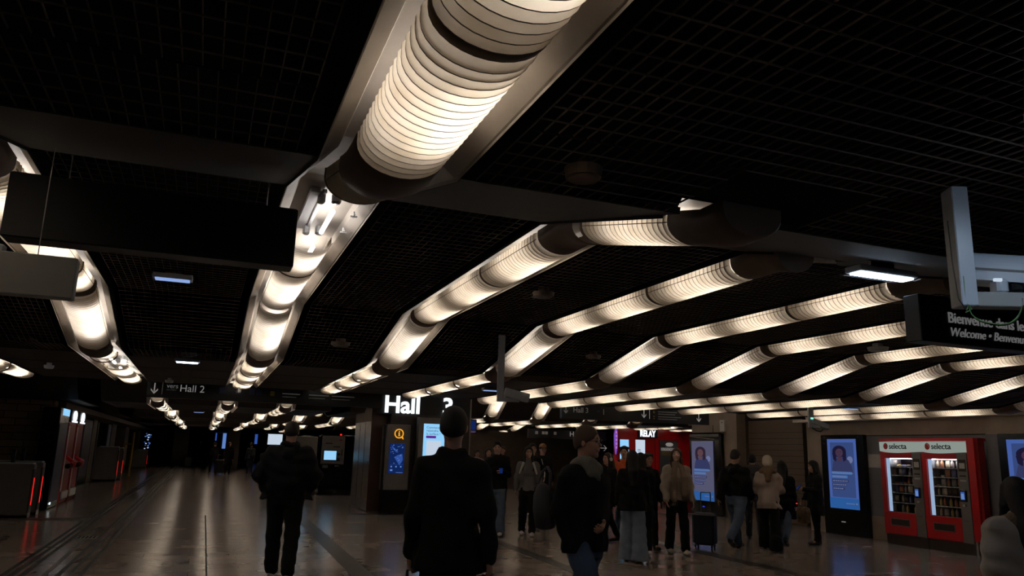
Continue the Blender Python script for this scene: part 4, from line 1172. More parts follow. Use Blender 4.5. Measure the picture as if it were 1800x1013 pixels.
mat('jacket_orange', (.55,.085,.012), .6); mat('shoe_white', (.50,.47,.46), .5); mat('shoe_black', (.015,.014,.014), .5); mat('shoe_sole', (.25,.24,.23), .6)
mat('stripe_white', (.45,.44,.43), .6); mat('eye_white', (.55,.52,.5), .3); mat('eye_dark', (.01,.008,.007), .3); mat('lips', (.30,.10,.08), .5)
mat('glasses_dark', (.01,.01,.01), .3); mat('bag_grey', (.035,.035,.042), .7); mat('bag_camo', (.19,.12,.05), .8, noise=(10,.25)); mat('case_navy', (.016,.018,.032), .4); mat('case_black', (.012,.012,.013), .45)
mat('bag_pale', (.22,.27,.38), .6); mat('cap_tan', (.26,.12,.05), .7); mat('cloth_dark_red', (.05,.012,.012), .8)

def hand_prims(w, d, nrm, side, curl, sc=1.0):
    """palm, four fingers of different length with a knuckle bend, and a thumb from the side of the palm"""
    w = np.array(w); d = d/np.linalg.norm(d); nrm = nrm-d*(nrm@d); nrm /= np.linalg.norm(nrm); lat = np.cross(d, nrm)*side
    R = np.stack([lat, d, nrm], 1)
    P = [ell(w+d*.048, (.040*sc,.050*sc,.016*sc), R, k=.012), cap(w-d*.02, w+d*.02, .024*sc, .024*sc, k=.015)]
    for i, (o, l) in enumerate(((-.030,.066),(-.010,.076),(.010,.072),(.029,.056))):
        b = w+d*.082*sc+lat*o*sc; a1 = math.radians(curl*.6); a2 = math.radians(curl*1.5)
        k1 = b+(d*math.cos(a1)+nrm*math.sin(a1))*l*.5*sc; k2 = k1+(d*math.cos(a2)+nrm*math.sin(a2))*l*.5*sc
        P += [cap(b-d*.015, k1, .0092*sc, .0088*sc, k=.004), cap(k1, k2, .0088*sc, .0072*sc, k=.004)]
    b = w+d*.025*sc-lat*.034*sc; m1 = b+(d*.6-lat*.6+nrm*.45)*.038*sc; m2 = m1+(d*.85-lat*.1+nrm*.45)*.03*sc
    P += [cap(b, m1, .013*sc, .010*sc, k=.008), cap(m1, m2, .010*sc, .0085*sc, k=.004)]
    return P

def person(label, x, y, face, H=1.72, h=.0135, build=1.0, belly=0.0, skin='skin', hair='short', hair_m='hair_dark', look=0, nod=0,
           legs=((8,5),(-8,12)), arms=((5,8,12,0),(5,8,12,0)), coat='coat_black', hem=.86, flare=0.0, coat_w=1.0, puff=0.0,
           trousers='trousers_black', leg_w=(.088,.066,.060), shoe='shoe_black', curl=25, lean=0, spread=.0,
           collar=True, extra=None, eyes=True, hood=None, scarf=None, group=None):
    s = H/1.75
    t = thing('person', label, 'person', (x, y, 0), math.radians(face), group)
    rng = random.Random(int(abs(x*100)+abs(y*37)))
    sd = rng.uniform(0, 6)
    # joints (canonical 1.75 m, +y is forward)
    J = {}
    for i, (sw, kb) in enumerate(legs):
        sg = -1 if i == 0 else 1
        hp = np.array([sg*.088*build, 0, .92]); a = math.radians(sw); b = math.radians(sw-kb)
        kn = hp+np.array([sg*(.01+spread*.5), math.sin(a)*.42, -math.cos(a)*.42]); an = kn+np.array([sg*spread*.5, math.sin(b)*.41, -math.cos(b)*.41])
        J[i] = (hp, kn, an, b)
    dz = .085-min(J[0][2][2], J[1][2][2]); L = math.radians(lean)
    for i in (0, 1):
        hp, kn, an, b = J[i]; J[i] = (hp+[0,0,dz], kn+[0,0,dz], an+[0,0,dz], b)
    up = lambda p: np.array([p[0], p[1]*math.cos(L)+(p[2]-.95)*math.sin(L), .95+(p[2]-.95)*math.cos(L)-p[1]*math.sin(L)])+[0,0,dz]
    A = {}
    for i, (sw, ab, el, tw) in enumerate(arms):
        sg = -1 if i == 0 else 1
        sh = up(np.array([sg*.165*build, -.005, 1.405])); a = math.radians(sw); q = math.radians(ab)
        d1 = np.array([sg*math.sin(q), math.sin(a)*math.cos(q), -math.cos(a)*math.cos(q)]); e = sh+d1*.285
        a2 = math.radians(sw+el); w_ = math.radians(tw)
        d2 = np.array([-sg*math.sin(w_)+sg*math.sin(q)*.4, math.sin(a2)*math.cos(w_), -math.cos(a2)*math.cos(w_)]); d2 /= np.linalg.norm(d2)
        A[i] = (sh, e, e+d2*.25, d2)
    # body: one continuous surface
    B = build
    def row(z, rx, ry, cy=0): p = up(np.array([0, cy, z])); return (p[2], rx, ry, 0, p[1])
    P = [prof([row(.84,.12*B,.09),row(.95,.15*B,.10),row(1.08,.125*B,.088),row(1.25,.145*B,.098),row(1.38,.15*B,.09),row(1.44,.11*B,.065),row(1.47,.06,.055)], k=.03)]
    for i in (0, 1):
        hp, kn, an, b = J[i]
        P += [cap(hp, kn, .075*B, .052, k=.03), cap(kn, kn*.6+an*.4+[0,-.012,0], .050, .050, k=.02), cap(kn*.6+an*.4, an, .046, .034, k=.02)]
        sh, e, wr, d2 = A[i]
        P += [cap(sh, e, .048, .038, k=.03), cap(e, wr, .038, .026, k=.015)]
        n = np.array([-(-1 if i == 0 else 1)*1.0, .25, 0]); P += hand_prims(wr, d2, n, (1 if i == 0 else -1), curl, 1.0 if h > .01 else 1.0)
        f = np.array([0, math.cos(b*.5), math.sin(b*.6)*.8]); P += [cap(an, an+f*.10+[0,0,-.045], .034, .025, k=.02)]
    hc = up(np.array([0, .022, 1.632])); Rh = rotm('z', look) @ rotm('x', -nod)
    hp_ = lambda px, py, pz: hc+Rh@np.array([px, py, pz])
    nb = up(np.array([0, -.005, 1.44]))
    P += [cap(nb, hp_(0,-.02,-.06), .056*min(B,1.15), .052, k=.03), ell(hp_(0,-.004,.022), (.074,.094,.097), Rh, k=.02), ell(hp_(0,.026,-.035), (.058,.068,.080), Rh, k=.025),
          cap(hp_(0,.086,.012), hp_(0,.106,-.020), .008, .0125, k=.012), cap(hp_(-.034,.076,.030), hp_(.034,.076,.030), .012, k=.012),
          ell(hp_(0,.072,-.095), (.024,.020,.018), Rh, k=.02), ell(hp_(-.076,-.006,-.004), (.011,.021,.031), Rh, k=.006), ell(hp_(.076,-.006,-.004), (.011,.021,.031), Rh, k=.006),
          cap(hp_(-.048,.06,-.018), hp_(-.03,.08,-.03), .014, .012, k=.02), cap(hp_(.048,.06,-.018), hp_(.03,.08,-.03), .014, .012, k=.02),
          cap(hp_(-.017,.088,-.056), hp_(.017,.088,-.056), .008, k=.008),
          ell(hp_(-.031,.094,.010), (.017,.014,.011), Rh, k=.008, sub=True), ell(hp_(.031,.094,.010), (.017,.014,.011), Rh, k=.008, sub=True)]
    obj('body', sdf_mesh('body', P, h, skin, scale=s), t)
    if eyes:
        for sg in (-1, 1):
            e = MB(); c = hp_(sg*.031, .074, .010)*s
            R = []
            for a in range(7):
                th = PI*a/6; R.append([tuple(c+Rh@np.array([.0125*math.sin(th)*math.cos(q), .0125*math.cos(th), .0125*math.sin(th)*math.sin(q)])*s) for q in [2*PI*k/10 for k in range(10)]])
            e.loft(R[2:], 'eye_white'); e.loft(R[:3], 'eye_dark'); obj('eye', e, t, smooth=True)
        for sg in (-1, 1):
            e = MB(); e.tube([tuple(hp_(sg*a,.093-.1*abs(a-.03),.038-abs(a-.034)*.2)*s) for a in (.016,.03,.048)], .0035*s, hair_m, 6)
            obj('eyebrow', e, t)
        e = MB(); e.tube([tuple(hp_(a,.0965-.25*abs(a),-.057)*s) for a in (-.02,-.008,.008,.02)], .0035*s, 'lips', 6); obj('lips', e, t)
    hh = max(h*.8, .008)
    # hair
    def hairp():
        if hair == 'bald': return [ell(hp_(0,-.012,.0), (.077,.092,.085), Rh, k=.01), Prim(lambda X,Y,Z: -((X-hc[0])*Rh[0,2]+(Y-hc[1])*Rh[1,2]+(Z-hc[2])*Rh[2,2]-.03), (-9,)*3, (9,)*3, .004, True), faceplane(.0), neckcut(-.06)]
        base = [ell(hp_(0,-.010,.030), (.083,.102,.102), Rh, k=.015), ell(hp_(0,-.03,-.015), (.079,.078,.075), Rh, k=.02)]
        if hair == 'quiff': base += [ell(hp_(.0,.05,.115), (.06,.045,.028), Rh, k=.03)]
        if hair == 'curly': base += [ell(hp_(.07*math.cos(a)*b,.07*math.sin(a)*b-.01,.10-.02*b), (.035,.035,.03), Rh, k=.01) for b in (.45,1) for a in [k*.9 for k in range(7)]]
        F_ = [Prim(lambda X,Y,Z: ((X-hc[0])*Rh[0,2]+(Y-hc[1])*Rh[1,2]+(Z-hc[2])*Rh[2,2])+.072-.62*((X-hc[0])*Rh[0,1]+(Y-hc[1])*Rh[1,1]+(Z-hc[2])*Rh[2,1]+.09), (-9,)*3, (9,)*3, .012, True),
              ell(hp_(0,.105,.015), (.062,.045,.052), Rh, k=.012, sub=True)]
        if hair in ('short','quiff','curly'): return base+F_+[neckcut(-.075)]
        if hair == 'bun': return base+[ell(hp_(0,-.12,.03), (.04,.04,.04), Rh, k=.01)]+F_+[neckcut(-.09)]
        if hair == 'long':
            bk = [cap(hp_(0,-.05,.02), up(np.array([0,-.095,1.33])), .085, .075, k=.03), cap(up(np.array([0,-.10,1.40])), up(np.array([0,-.125,1.20])), .085, .05, k=.03)]
            fr = []
            for sg in (-1,1): fr += [cap(hp_(sg*.068,.02,.05), hp_(sg*.08,.02,-.09), .024, .028, k=.02), cap(hp_(sg*.08,.02,-.09), up(np.array([sg*.10,.095,1.27])), .028, .022, k=.02)]
            return base+bk+[ell(hp_(0,.085,-.012), (.062,.062,.075), Rh, k=.008, sub=True)]+fr
        return base
    def faceplane(o): return Prim(lambda X,Y,Z: -((X-hc[0])*Rh[0,1]+(Y-hc[1])*Rh[1,1]+(Z-hc[2])*Rh[2,1]-o), (-9,)*3, (9,)*3, .004, True)
    def neckcut(o): return Prim(lambda X,Y,Z: (X-hc[0])*Rh[0,2]+(Y-hc[1])*Rh[1,2]+(Z-hc[2])*Rh[2,2]-o, (-9,)*3, (9,)*3, .004, True)
    if hair not in ('none',):
        obj('hair', sdf_mesh('hair', hairp(), hh, hair_m, noise=.0035, seed=sd, scale=s), t)
    # trousers and shoes
    ch = max(h, .012)
    T = [prof([row(.80,.13*B,.10),row(.90,.168*B,.118),row(1.0,.162*B,.115),row(1.06,.15*B,.105)], k=.03)]
    for i in (0, 1):
        hp, kn, an, b = J[i]; w0, w1, w2 = leg_w
        T += [cap(hp+[0,0,-.02], kn, w0*B, w1, k=.035), cap(kn, an+[0,0,.02], w1, w2, k=.03)]
        if w2 > .08: T += [cap(an+[0,-.01,.12], an+[0,.012,-.02], w2*.9, w2*1.05, k=.03)]
    T += [Prim(lambda X,Y,Z: (Z-.035)+0*X, (-9,)*3, (9,)*3, .004, True)]
    obj('trousers', sdf_mesh('trousers', T, ch, trousers, noise=.007, seed=sd, scale=s), t)
    for i in (0, 1):
        hp, kn, an, b = J[i]; an = an.copy()
        pitch = max(0, (an[2]-.085)*3.5) if an[1] < 0 else -max(0, math.radians(legs[i][0])*.35)
        fw = np.array([0, math.cos(pitch), -math.sin(pitch)]); uu = np.array([0, math.sin(pitch), math.cos(pitch)])
        R = np.stack([[1,0,0], fw, uu], 1)
        c = an-uu*.05
        S = [ell(c+fw*.13, (.046,.085,.034), R, k=.03), ell(c-fw*.0, (.040,.070,.042), R, k=.03), cap(an-uu*.02+fw*.01, an+uu*.03, .044, .046, k=.03),
             Prim(lambda X,Y,Z, c=c, uu=uu: (X-c[0])*uu[0]+(Y-c[1])*uu[1]+(Z-c[2])*uu[2]+.030, (-9,)*3, (9,)*3, .004, True)]
        so = obj('shoe', sdf_mesh('shoe', S, max(hh,.009), shoe, scale=s), t)
        Q = [ell(c+fw*.125, (.048,.090,.05), R, k=.03), ell(c-fw*.0, (.042,.075,.05), R, k=.03),
             Prim(lambda X,Y,Z, c=c, uu=uu: (X-c[0])*uu[0]+(Y-c[1])*uu[1]+(Z-c[2])*uu[2]+.035, (-9,)*3, (9,)*3, .004, True),
             Prim(lambda X,Y,Z, c=c, uu=uu: -((X-c[0])*uu[0]+(Y-c[1])*uu[1]+(Z-c[2])*uu[2]+.018), (-9,)*3, (9,)*3, .004, True)]
        obj('sole', sdf_mesh('sole', Q, .009, 'shoe_sole' if shoe == 'shoe_white' else 'shoe_black', scale=s), so)
    # coat with sleeves
    W_ = B*coat_w
    Z1 = max(hem, .5)
    rows = [row(Z1,(.178+flare)*W_,.130+flare*.8,.0), row((Z1+1.02)/2,(.172+flare*.5)*W_,.132+flare*.4+belly*.6,belly*.3), row(1.06,.165*W_,.128+belly,belly*.3), row(1.25,.180*W_,.132+belly*.5,.002), row(1.38,.180*W_,.116,0), row(1.44,.120*W_,.090,0), row(1.475,.088,.075,0), row(1.50,.075,.068,0)]
    if Z1 > .99: rows = [row(Z1,.168*W_,.125,.0)]+rows[2:]
    K = [prof(rows, k=.03, fold=.006, ph=sd)]
    for i in (0, 1):
        sh, e, wr, d2 = A[i]
        K += [cap(sh+[0,0,-.01], e, .062*(1+puff*.6), .058*(1+puff), k=.07), cap(e, wr-d2*.005, .057*(1+puff), .046*(1+puff), k=.02)]
    if collar:
        K += [cap(up(np.array([-.055,-.035,1.475])), up(np.array([.055,-.035,1.475])), .035, k=.02), cap(up(np.array([-.06,.0,1.47])), up(np.array([-.03,.06,1.45])), .028, k=.02), cap(up(np.array([.06,.0,1.47])), up(np.array([.03,.06,1.45])), .028, k=.02)]
    if puff:
        pass
    obj('coat' if hem < .8 else 'jacket', sdf_mesh('coat', K, ch, coat, noise=.008 if not puff else .013, seed=sd, scale=s), t)
    if hood:
        obj('hood', sdf_mesh('hood', [cap(up(np.array([-.07,-.05,1.44])), up(np.array([0,-.12,1.38])), .05, .055, k=.05), cap(up(np.array([.07,-.05,1.44])), up(np.array([0,-.12,1.38])), .05, .055, k=.05), cap(up(np.array([-.09,.02,1.44])), up(np.array([-.07,-.05,1.46])), .04, k=.03), cap(up(np.array([.09,.02,1.44])), up(np.array([.07,-.05,1.46])), .04, k=.03)], ch*.8, hood, noise=.007, seed=sd, scale=s), t)
    if scarf:
        sc = [cap(up(np.array([.075*math.cos(a),.075*math.sin(a)-.005,1.475+.02*math.sin(a*2)])), up(np.array([.075*math.cos(a+.55),.075*math.sin(a+.55)-.005,1.475+.02*math.sin(a*2+1.1)])), .036, k=.02) for a in [k*.55 for k in range(12)]]
        if scarf[1]:
            for sg, l in ((-1, 1.0), (1, .92)):
                sc += [cap(up(np.array([sg*.06,.08,1.45])), up(np.array([sg*.085,.155,1.25])), .045, .05, k=.03), cap(up(np.array([sg*.085,.155,1.25])), up(np.array([sg*.10,.155,l])), .052, .06, k=.02)]
                sc += [cap(up(np.array([sg*.10+q,.155,l])), up(np.array([sg*.10+q*1.3,.155,l-.12])), .009, .006, k=.003) for q in (-.045,-.022,0,.022,.045)]
        else: sc += [cap(up(np.array([-.06,.07,1.43])), up(np.array([.05,.09,1.40])), .045, .035, k=.03), cap(up(np.array([.06,.07,1.45])), up(np.array([-.02,.10,1.37])), .035, .03, k=.03)]
        obj('scarf', sdf_mesh('scarf', sc, max(h*.8,.009), scarf[0], noise=.006, seed=sd, scale=s), t)
    if extra: extra(t, s, up, hp_, A, J, Rh, ch, sd)
    return t, s, A, J, up, hp_

def glasses(t, s, up, hp_, A, J, Rh, ch, sd):
    e = MB()
    for sg in (-1, 1):
        pts = [tuple(hp_(sg*.032+.022*math.cos(a), .104, .008+.017*math.sin(a))*s) for a in [2*PI*k/12 for k in range(13)]]
        e.tube(pts, .0022, 'glasses_dark', 5); e.tube([tuple(hp_(sg*.054,.102,.012)*s), tuple(hp_(sg*.078,.01,.012)*s)], .002, 'glasses_dark', 5)
    e.tube([tuple(hp_(-.01,.107,.012)*s), tuple(hp_(.01,.107,.012)*s)], .002, 'glasses_dark', 5)
    obj('glasses', e, t)
def world_of(t, p): return t.matrix_basis @ Vector(tuple(float(v) for v in p))
def held(name, label, cat, mesh, t, p, rotz=0.0, group=None):
    q = world_of(t, p)
    return obj(name, mesh, None, q, (0,0,t.rotation_euler.z+rotz), label, cat, group)
def suitcase(x, y, rz, m, label, w=.42, d=.26, hh=.62, hand=1.02, group=None):
    t = thing('suitcase', label, 'suitcase', (x, y, 0), rz, group)
    mb = MB(); mb.bbox(-w/2,w/2,-d/2,d/2,.05,.05+hh,m,.04); [mb.box(-w/2+.05+.075*k,-w/2+.065+.075*k,-d/2-.004,-d/2,.1,hh,m) for k in range(5)]; obj('shell', mb, t)
    for sx in (-1,1):
        for sy in (-1,1):
            mb = MB(); mb.cyl((sx*(w/2-.05)-.012,sy*(d/2-.05),.028),(sx*(w/2-.05)+.012,sy*(d/2-.05),.028),.028,'shoe_black',n=12); obj('wheel', mb, t)
    mb = MB(); mb.tube([(-.09,d/2-.04,.05+hh),(-.09,d/2-.04,hand),(.09,d/2-.04,hand),(.09,d/2-.04,.05+hh)], .01, 'steel'); obj('handle', mb, t)
    return t

# ---- the people nearest to the camera
person('bulky person in a padded black jacket walking away, seen from behind on the left', 1.02, 10.05, -14, H=1.86, h=.010, build=1.10, hair='short', hair_m='hair_dark', coat='coat_black', hem=.88,
       coat_w=1.36, belly=.10, puff=.62, hood='coat_black', scarf=('coat_black', False), arms=((-4,24,36,30),(-4,24,36,30)), legs=((6,2),(-7,8)), leg_w=(.105,.082,.078), trousers='trousers_black', shoe='shoe_white', eyes=False, nod=8)
tm = person('person in a long dark coat seen from behind, close to the camera', 1.49, 4.80, -20, H=1.84, h=.0085, build=.98, hair='short', hair_m='hair_black', coat='coat_soft_black', hem=.80, flare=.04, coat_w=1.03,
       arms=((4,10,10,0),(-12,12,14,0)), legs=((10,4),(-10,12)), trousers='trousers_black', eyes=False, curl=70)
wr = tm[2][0][2]
b = MB(); b.bbox(-.02,.02,-.13,.13,-.36,-.10,'bag_pale',.012); o_ = held('shopping_bag', 'small pale blue bag carried by the person in the long dark coat', 'bag', b, tm[0], (wr[0]*tm[1]-.02, wr[1]*tm[1]+.05, (wr[2]-.10)*tm[1]))
b = MB(); b.tube([(0,-.08,-.10),(0,-.03,.0),(0,.03,.0),(0,.08,-.10)], .006, 'bag_grey'); obj('handle', b, o_)
tm = person('person with glasses and a grey scarf in a dark coat and jeans, striding right', 2.90, 5.72, -160, H=1.86, h=.0075, build=1.0, hair='short', hair_m='hair_brown', coat='coat_black', hem=.84, coat_w=1.2,
       arms=((-2,10,62,48),(-12,10,30,12)), legs=((-20,8),(30,4)), spread=.05, trousers='jeans_blue', leg_w=(.10,.075,.07), scarf=('scarf_grey', False), extra=glasses, skin='skin', curl=60, look=22, nod=2)
b = MB(); b.loft([[(x_*w_, y_*w_, z_) for x_, y_ in [(.10*math.cos(a), .17*math.sin(a)) for a in [2*PI*k/16 for k in range(16)]]] for z_, w_ in ((-.28,.55),(-.26,.9),(-.05,1.0),(.10,.85),(.20,.45),(.22,.2))], 'bag_grey', caps=True)
me = b.mesh('bag', True)
me.transform(Matrix.Diagonal((.8,.62,.72,1)))
o_ = obj('shoulder_bag', me, None, (2.62, 5.90, 1.16), (0, .12, tm[0].rotation_euler.z), 'soft dark grey shoulder bag hanging behind the person with the grey scarf', 'bag')
b = MB(); b.tube([(.0,-.08,.10),(-.05,-.05,.24),(-.07,.0,.28),(-.05,.05,.24),(.0,.08,.10)], .012, 'bag_grey'); obj('strap', b, o_)

# ---- the group coming from Hall 3
def phone_in(t, s, A, label, both=False):
    p = A[0][2]*s if not both else (A[0][2]+A[1][2])*.5*s
    b = MB(); b.bbox(-.036,.036,-.006,.006,-.07,.07,'black_gloss',.005); b.box(-.032,.032,.0055,.0065,-.06,.06,'screen_navy')
    o = held('phone', label, 'phone', b, t, (p[0]+.02, p[1]+.09, p[2]+.03)); o.rotation_euler.x = .7
r = person('young person in a black jacket and blue jeans looking down at a phone', 5.40, 14.45, 158, H=1.77, hair='quiff', hair_m='hair_black', coat='coat_black', hem=.86, coat_w=1.15, puff=.15, skin='skin_pale',
       arms=((12,10,88,28),(8,10,15,5)), legs=((4,2),(-4,6)), trousers='jeans_mid', leg_w=(.10,.085,.085), shoe='shoe_white', curl=50, nod=6)
phone_in(r[0], r[1], r[2], 'dark phone held by the young person in a black jacket')
def hoodie_girl(t, s, up, hp_, A, J, Rh, ch, sd):
    glasses(t, s, up, hp_, A, J, Rh, ch, sd)
    for sg in (-1, 1):
        obj('jacket_lining', sdf_mesh('lining', [cap(up(np.array([sg*.10,.10,1.42])), up(np.array([sg*.17,.10,1.22])), .026, .02, k=.01)], .01, 'stripe_white', scale=s), t)
    b = MB(); 
    for k_ in range(5): z = 1.22; xx = -.10+.045*k_; b.tube([tuple(up(np.array([xx,.152,z]))*s), tuple(up(np.array([xx,.152,z-.05]))*s), tuple(up(np.array([xx+.025,.152,z-.05]))*s)], .004, 'coat_black', 4)
    obj('print', b, t)
person('person with glasses and long dark hair in a grey hooded top with white-lined jacket', 6.0, 14.3, 160, H=1.69, hair='long', hair_m='hair_black', coat='knit_grey', hem=.88, coat_w=1.02, skin='skin_pale',
       arms=((5,12,14,0),(5,12,14,0)), legs=((6,4),(-5,8)), leg_w=(.09,.075,.075), shoe='shoe_white', extra=hoodie_girl, look=8)
def stripes(t, s, up, hp_, A, J, Rh, ch, sd):
    b = MB(); sh, e, wr, d2 = A[0]
    b.tube([tuple((sh+[-.02,.055,.03])*s), tuple((e+[-.02,.05,.02])*s), tuple((wr+[.0,.04,.03])*s)], .012, 'stripe_white', 6); obj('sleeve_stripe', b, t)
r = person('person in a black jacket with a white sleeve stripe behind the glasses wearer', 6.55, 15.4, 170, H=1.78, hair='short', hair_m='hair_black', coat='coat_black', hem=.86, coat_w=1.1, arms=((8,14,60,15),(5,12,50,30)),
       legs=((12,4),(-10,14)), trousers='coat_navy', shoe='shoe_white', extra=stripes)
b = MB(); b.bbox(-.14,.14,-.05,.05,-.10,.10,'bag_grey',.03); w_ = (r[2][0][2]+r[2][1][2])*.5*r[1]
o_ = held('belt_bag', 'dark bag with a pale heart shape held by the striped sleeve wearer', 'bag', b, r[0], (w_[0], w_[1]+.10, w_[2]))
b = MB(); poly(b, [(0,-.06),(.06,.0),(.055,.04),(.02,.045),(0,.025),(-.02,.045),(-.055,.04),(-.06,0)], .05, .056, 'stripe_white'); obj('emblem', b, o_)
def tan_cap(t, s, up, hp_, A, J, Rh, ch, sd):
    obj('cap', sdf_mesh('cap', [ell(hp_(0,-.008,.055), (.086,.104,.085), Rh, k=.01), ell(hp_(0,.12,.045), (.065,.06,.012), Rh, k=.01), Prim(lambda X,Y,Z: Z-hp_(0,0,.04)[2]+0*X, (-9,)*3, (9,)*3, .004, True)], .011, 'cap_tan', scale=s), t)
person('person in dark clothes wearing a tan cap behind the phone group', 7.45, 16.9, 175, H=1.78, hair='short', coat='coat_black', hem=.80, extra=tan_cap, arms=((5,10,30,10),(5,10,30,10)), coat_w=1.12)
person('dark figure partly hidden behind the person in the long coat', 5.3, 17.9, 165, H=1.66, hair='curly', hair_m='hair_dark', coat='coat_navy', hem=.85)
person('dark haired figure between the phone user and the glasses wearer', 6.35, 17.6, 170, H=1.66, hair='long', hair_m='hair_dark', coat='coat_black', hem=.8)
person('figure in a pale blue jacket far behind the phone user', 8.35, 24.2, 180, H=1.62, hair='short', coat='bag_pale', hem=.95, h=.018)
person('dark haired person far behind, just left of the phone user', 8.85, 23.2, 160, H=1.75, hair='curly', hair_m='hair_brown', coat='coat_black', hem=.8, h=.018)
def headphones(t, s, up, hp_, A, J, Rh, ch, sd):
    b = MB(); b.tube([tuple(hp_(.088*math.cos(a), -.01, .015+.11*math.sin(a))*s) for a in [PI*k/10 for k in range(11)]], .008, 'stripe_white', 6)
    for sg in (-1, 1): b.cyl(tuple(hp_(sg*.075,-.005,0)*s), tuple(hp_(sg*.105,-.005,0)*s), .036*s, 'stripe_white', n=16)
    obj('headphones', b, t)
person('person in black with pale headphones facing left beside the orange jacket', 7.05, 12.95, 95, H=1.62, hair='long', hair_m='hair_dark', coat='coat_black', hem=.72, coat_w=1.15, legs=((14,3),(-12,14)), extra=headphones, look=8,
       arms=((8,8,30,10),(-5,8,20,5)))
person('young person in a bright orange puffer jacket with dark collar', 7.66, 13.45, 162, H=1.75, hair='curly', hair_m='hair_dark', coat='jacket_orange', hem=.90, coat_w=1.12, puff=.28, skin='skin_pale', look=-18,
       trousers='jeans_mid', hood='coat_black')
person('person with long black hair seen from behind in wide pale jeans', 6.20, 10.62, -25, H=1.645, h=.0125, hair='long', hair_m='hair_black', coat='coat_black', hem=.80, flare=.04, coat_w=1.22, belly=.03,
       trousers='jeans_light', leg_w=(.105,.105,.125), shoe='shoe_black', arms=((5,12,20,0),(5,12,20,0)), legs=((3,1),(-6,5)), eyes=False)
person('person in a long black coat just right of the pale jeans wearer', 6.78, 11.35, -20, H=1.62, hair='long', hair_m='hair_black', coat='coat_black', hem=.55, flare=.05, coat_w=1.15, shoe='shoe_white', eyes=False,
       legs=((8,2),(-8,10)))
person('dark haired person in black behind the beige scarf wearer', 7.28, 11.95, 175, H=1.62, hair='curly', hair_m='hair_black', coat='coat_black', hem=.78)
person('person in a cream jacket with a long fringed beige scarf looking up', 7.50, 11.40, 165, H=1.72, h=.0115, hair='long', hair_m='hair_brown', coat='coat_cream', hem=.90, coat_w=1.12, puff=.22, skin='skin_pale',
       scarf=('scarf_beige', True), arms=((2,12,12,0),(4,12,22,5)), legs=((10,3),(-6,6)), leg_w=(.095,.075,.078), shoe='shoe_white', look=-22, nod=-8)
# ---- the group walking right
person('dark hooded person in blue jeans striding right with a suitcase', 8.95, 11.72, -62, H=1.76, h=.0125, hair='short', hair_m='hair_black', coat='coat_black', hem=.95, coat_w=1.28, puff=.25, hood='coat_black', trousers='jeans_mid',
       leg_w=(.105,.082,.072), legs=((20,6),(-24,26)), arms=((-26,10,10,0),(10,10,30,10)), eyes=False, nod=8)
suitcase(8.50, 12.05, math.radians(-55), 'case_navy', 'dark navy suitcase pulled by the striding person in blue jeans', w=.40, d=.24, hh=.55, hand=.95)
def rucksack(t, s, up, hp_, A, J, Rh, ch, sd):
    pass
r = person('person in black seen from behind between the suitcase puller and the white hat', 10.32, 12.97, -35, H=1.68, hair='short', hair_m='hair_black', coat='coat_navy', hem=.90, trousers='coat_navy', eyes=False, legs=((14,4),(-16,18)))
b = MB(); b.bbox(-.15,.15,-.09,.08,-.24,.24,'bag_grey',.05); b.bbox(-.11,.11,-.13,-.09,-.18,.06,'bag_grey',.02)
o_ = held('rucksack', 'dark rucksack on the back of the person left of the white hat', 'rucksack', b, r[0], (0,-.22,1.22))
def fur_hood(t, s, up, hp_, A, J, Rh, ch, sd):
    obj('fur_hood', sdf_mesh('fur_hood', [cap(up(np.array([.115*math.cos(a),.085*math.sin(a)-.03,1.47-.05*math.sin(a)])), up(np.array([.115*math.cos(a+.5),.085*math.sin(a+.5)-.03,1.47-.05*math.sin(a+.5)])), .042, k=.02) for a in [PI*.9+k*.42 for k in range(9)]]+[cap(up(np.array([0,-.10,1.45])), up(np.array([0,-.14,1.33])), .08,.05,k=.03)], .011, 'fur_brown', noise=.010, seed=sd, scale=s), t)
    obj('hat', sdf_mesh('hat', [ell(hp_(0,-.012,.045), (.092,.112,.105), Rh, k=.01), ell(hp_(0,-.03,.0), (.090,.095,.07), Rh, k=.03), ell(hp_(0,.10,-.03), (.06,.06,.07), Rh, k=.008, sub=True)], .011, 'hat_white', noise=.003, seed=sd, scale=s), t)
person('person in a white knitted hat and beige coat with fur hood, seen from behind', 9.46, 11.47, -40, H=1.66, h=.0125, hair='none', coat='coat_beige', hem=.80, flare=.02, coat_w=1.08, puff=.12, extra=fur_hood,
       arms=((12,14,60,30),(12,14,60,30)), legs=((20,4),(-14,12)), leg_w=(.10,.085,.11), eyes=False)
person('person with long black hair in black coat and pale jeans right of the white hat', 10.10, 11.85, -50, H=1.60, hair='long', hair_m='hair_black', coat='coat_black', hem=.62, flare=.03, coat_w=1.15, trousers='jeans_mid', legs=((22,2),(-20,30)), eyes=False)
r = person('person in a black coat looking at a phone beside the blue poster', 11.10, 12.12, 75, H=1.57, hair='long', hair_m='hair_black', coat='coat_black', hem=.62, flare=.04, coat_w=1.25, arms=((18,10,75,25),(5,12,30,8)), legs=((5,2),(-4,4)), nod=12)
phone_in(r[0], r[1], r[2], 'phone held by the person standing beside the blue poster')
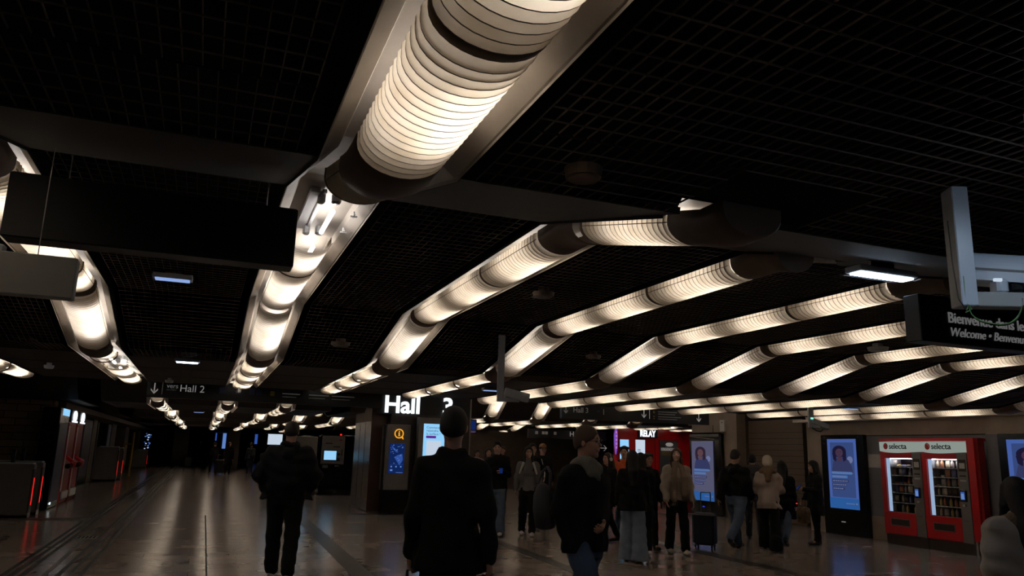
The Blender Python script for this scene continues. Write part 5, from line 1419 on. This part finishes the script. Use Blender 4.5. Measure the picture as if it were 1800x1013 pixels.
b = MB(); b.loft([[(x_*w_, y_*w_, z_) for x_, y_ in [(.20*math.cos(a), .11*math.sin(a)) for a in [2*PI*k/16 for k in range(16)]]] for z_, w_ in ((-.17,.6),(-.15,.95),(.02,1.0),(.10,.85),(.13,.3))], 'bag_camo', caps=True)
o_ = obj('travel_bag', b.mesh('bag', True), None, (10.72, 12.02, .58), (0,0,.5), 'mottled brown travel bag carried beside the phone reader in black', 'bag')
b = MB(); b.tube([(-.10,0,.10),(-.06,0,.24),(.06,0,.24),(.10,0,.10)], .012, 'bag_camo'); obj('handle', b, o_)
b = MB(); b.bbox(-.015,.015,-.015,.0,-.01,.01,'led_red',.004); obj('bag_light', b, None, (10.14, 11.55, .80), (0,0,0), 'tiny red light on the black coat right of the white hat', 'light')
# ---- person at the right edge
person('person with dark hair in a pale fur-trimmed jacket cut by the right picture edge', 4.93, 3.58, -25, H=1.50, h=.010, hair='long', hair_m='hair_dark', coat='coat_cream', hem=.72, flare=.07, coat_w=1.35, puff=.35, hood='fur_brown', legs=((12,4),(-12,12)), eyes=False)
# ---- far down the left concourse
person('tall dark figure with a suitcase far down the left concourse', -.10, 57, 200, H=1.85, hair='short', coat='coat_black', hem=.8, h=.022, eyes=False, coat_w=1.2)
suitcase(-.75, 56.6, .3, 'case_black', 'dark suitcase beside the tall far figure', w=.5, hh=.65)
person('dark figure pulling a suitcase in the left concourse, second group', .70, 46.5, 20, H=1.72, hair='short', coat='coat_black', hem=.7, h=.022, eyes=False, legs=((15,4),(-15,18)))
suitcase(1.0, 44.9, .4, 'case_black', 'black suitcase behind the second far figure', w=.5, hh=.72)
person('small figure in a knee-length dark coat, far down the left concourse', 1.35, 43.4, 175, H=1.70, hair='short', hair_m='hair_brown', coat='coat_black', hem=.55, flare=.03, h=.022, legs=((12,3),(-10,12)))
person('dark figure walking with a small grey bag, nearest the bald walker in the far group', 2.51, 44.7, 10, H=1.72, hair='short', coat='coat_navy', hem=.85, h=.022, eyes=False, trousers='coat_navy')
b = MB(); b.bbox(-.12,.12,-.08,.08,-.2,.2,'bag_grey',.04); obj('rucksack', b, None, (2.60, 44.45, 1.2), (0,0,.2), 'small grey rucksack on the rightmost far figure', 'rucksack')
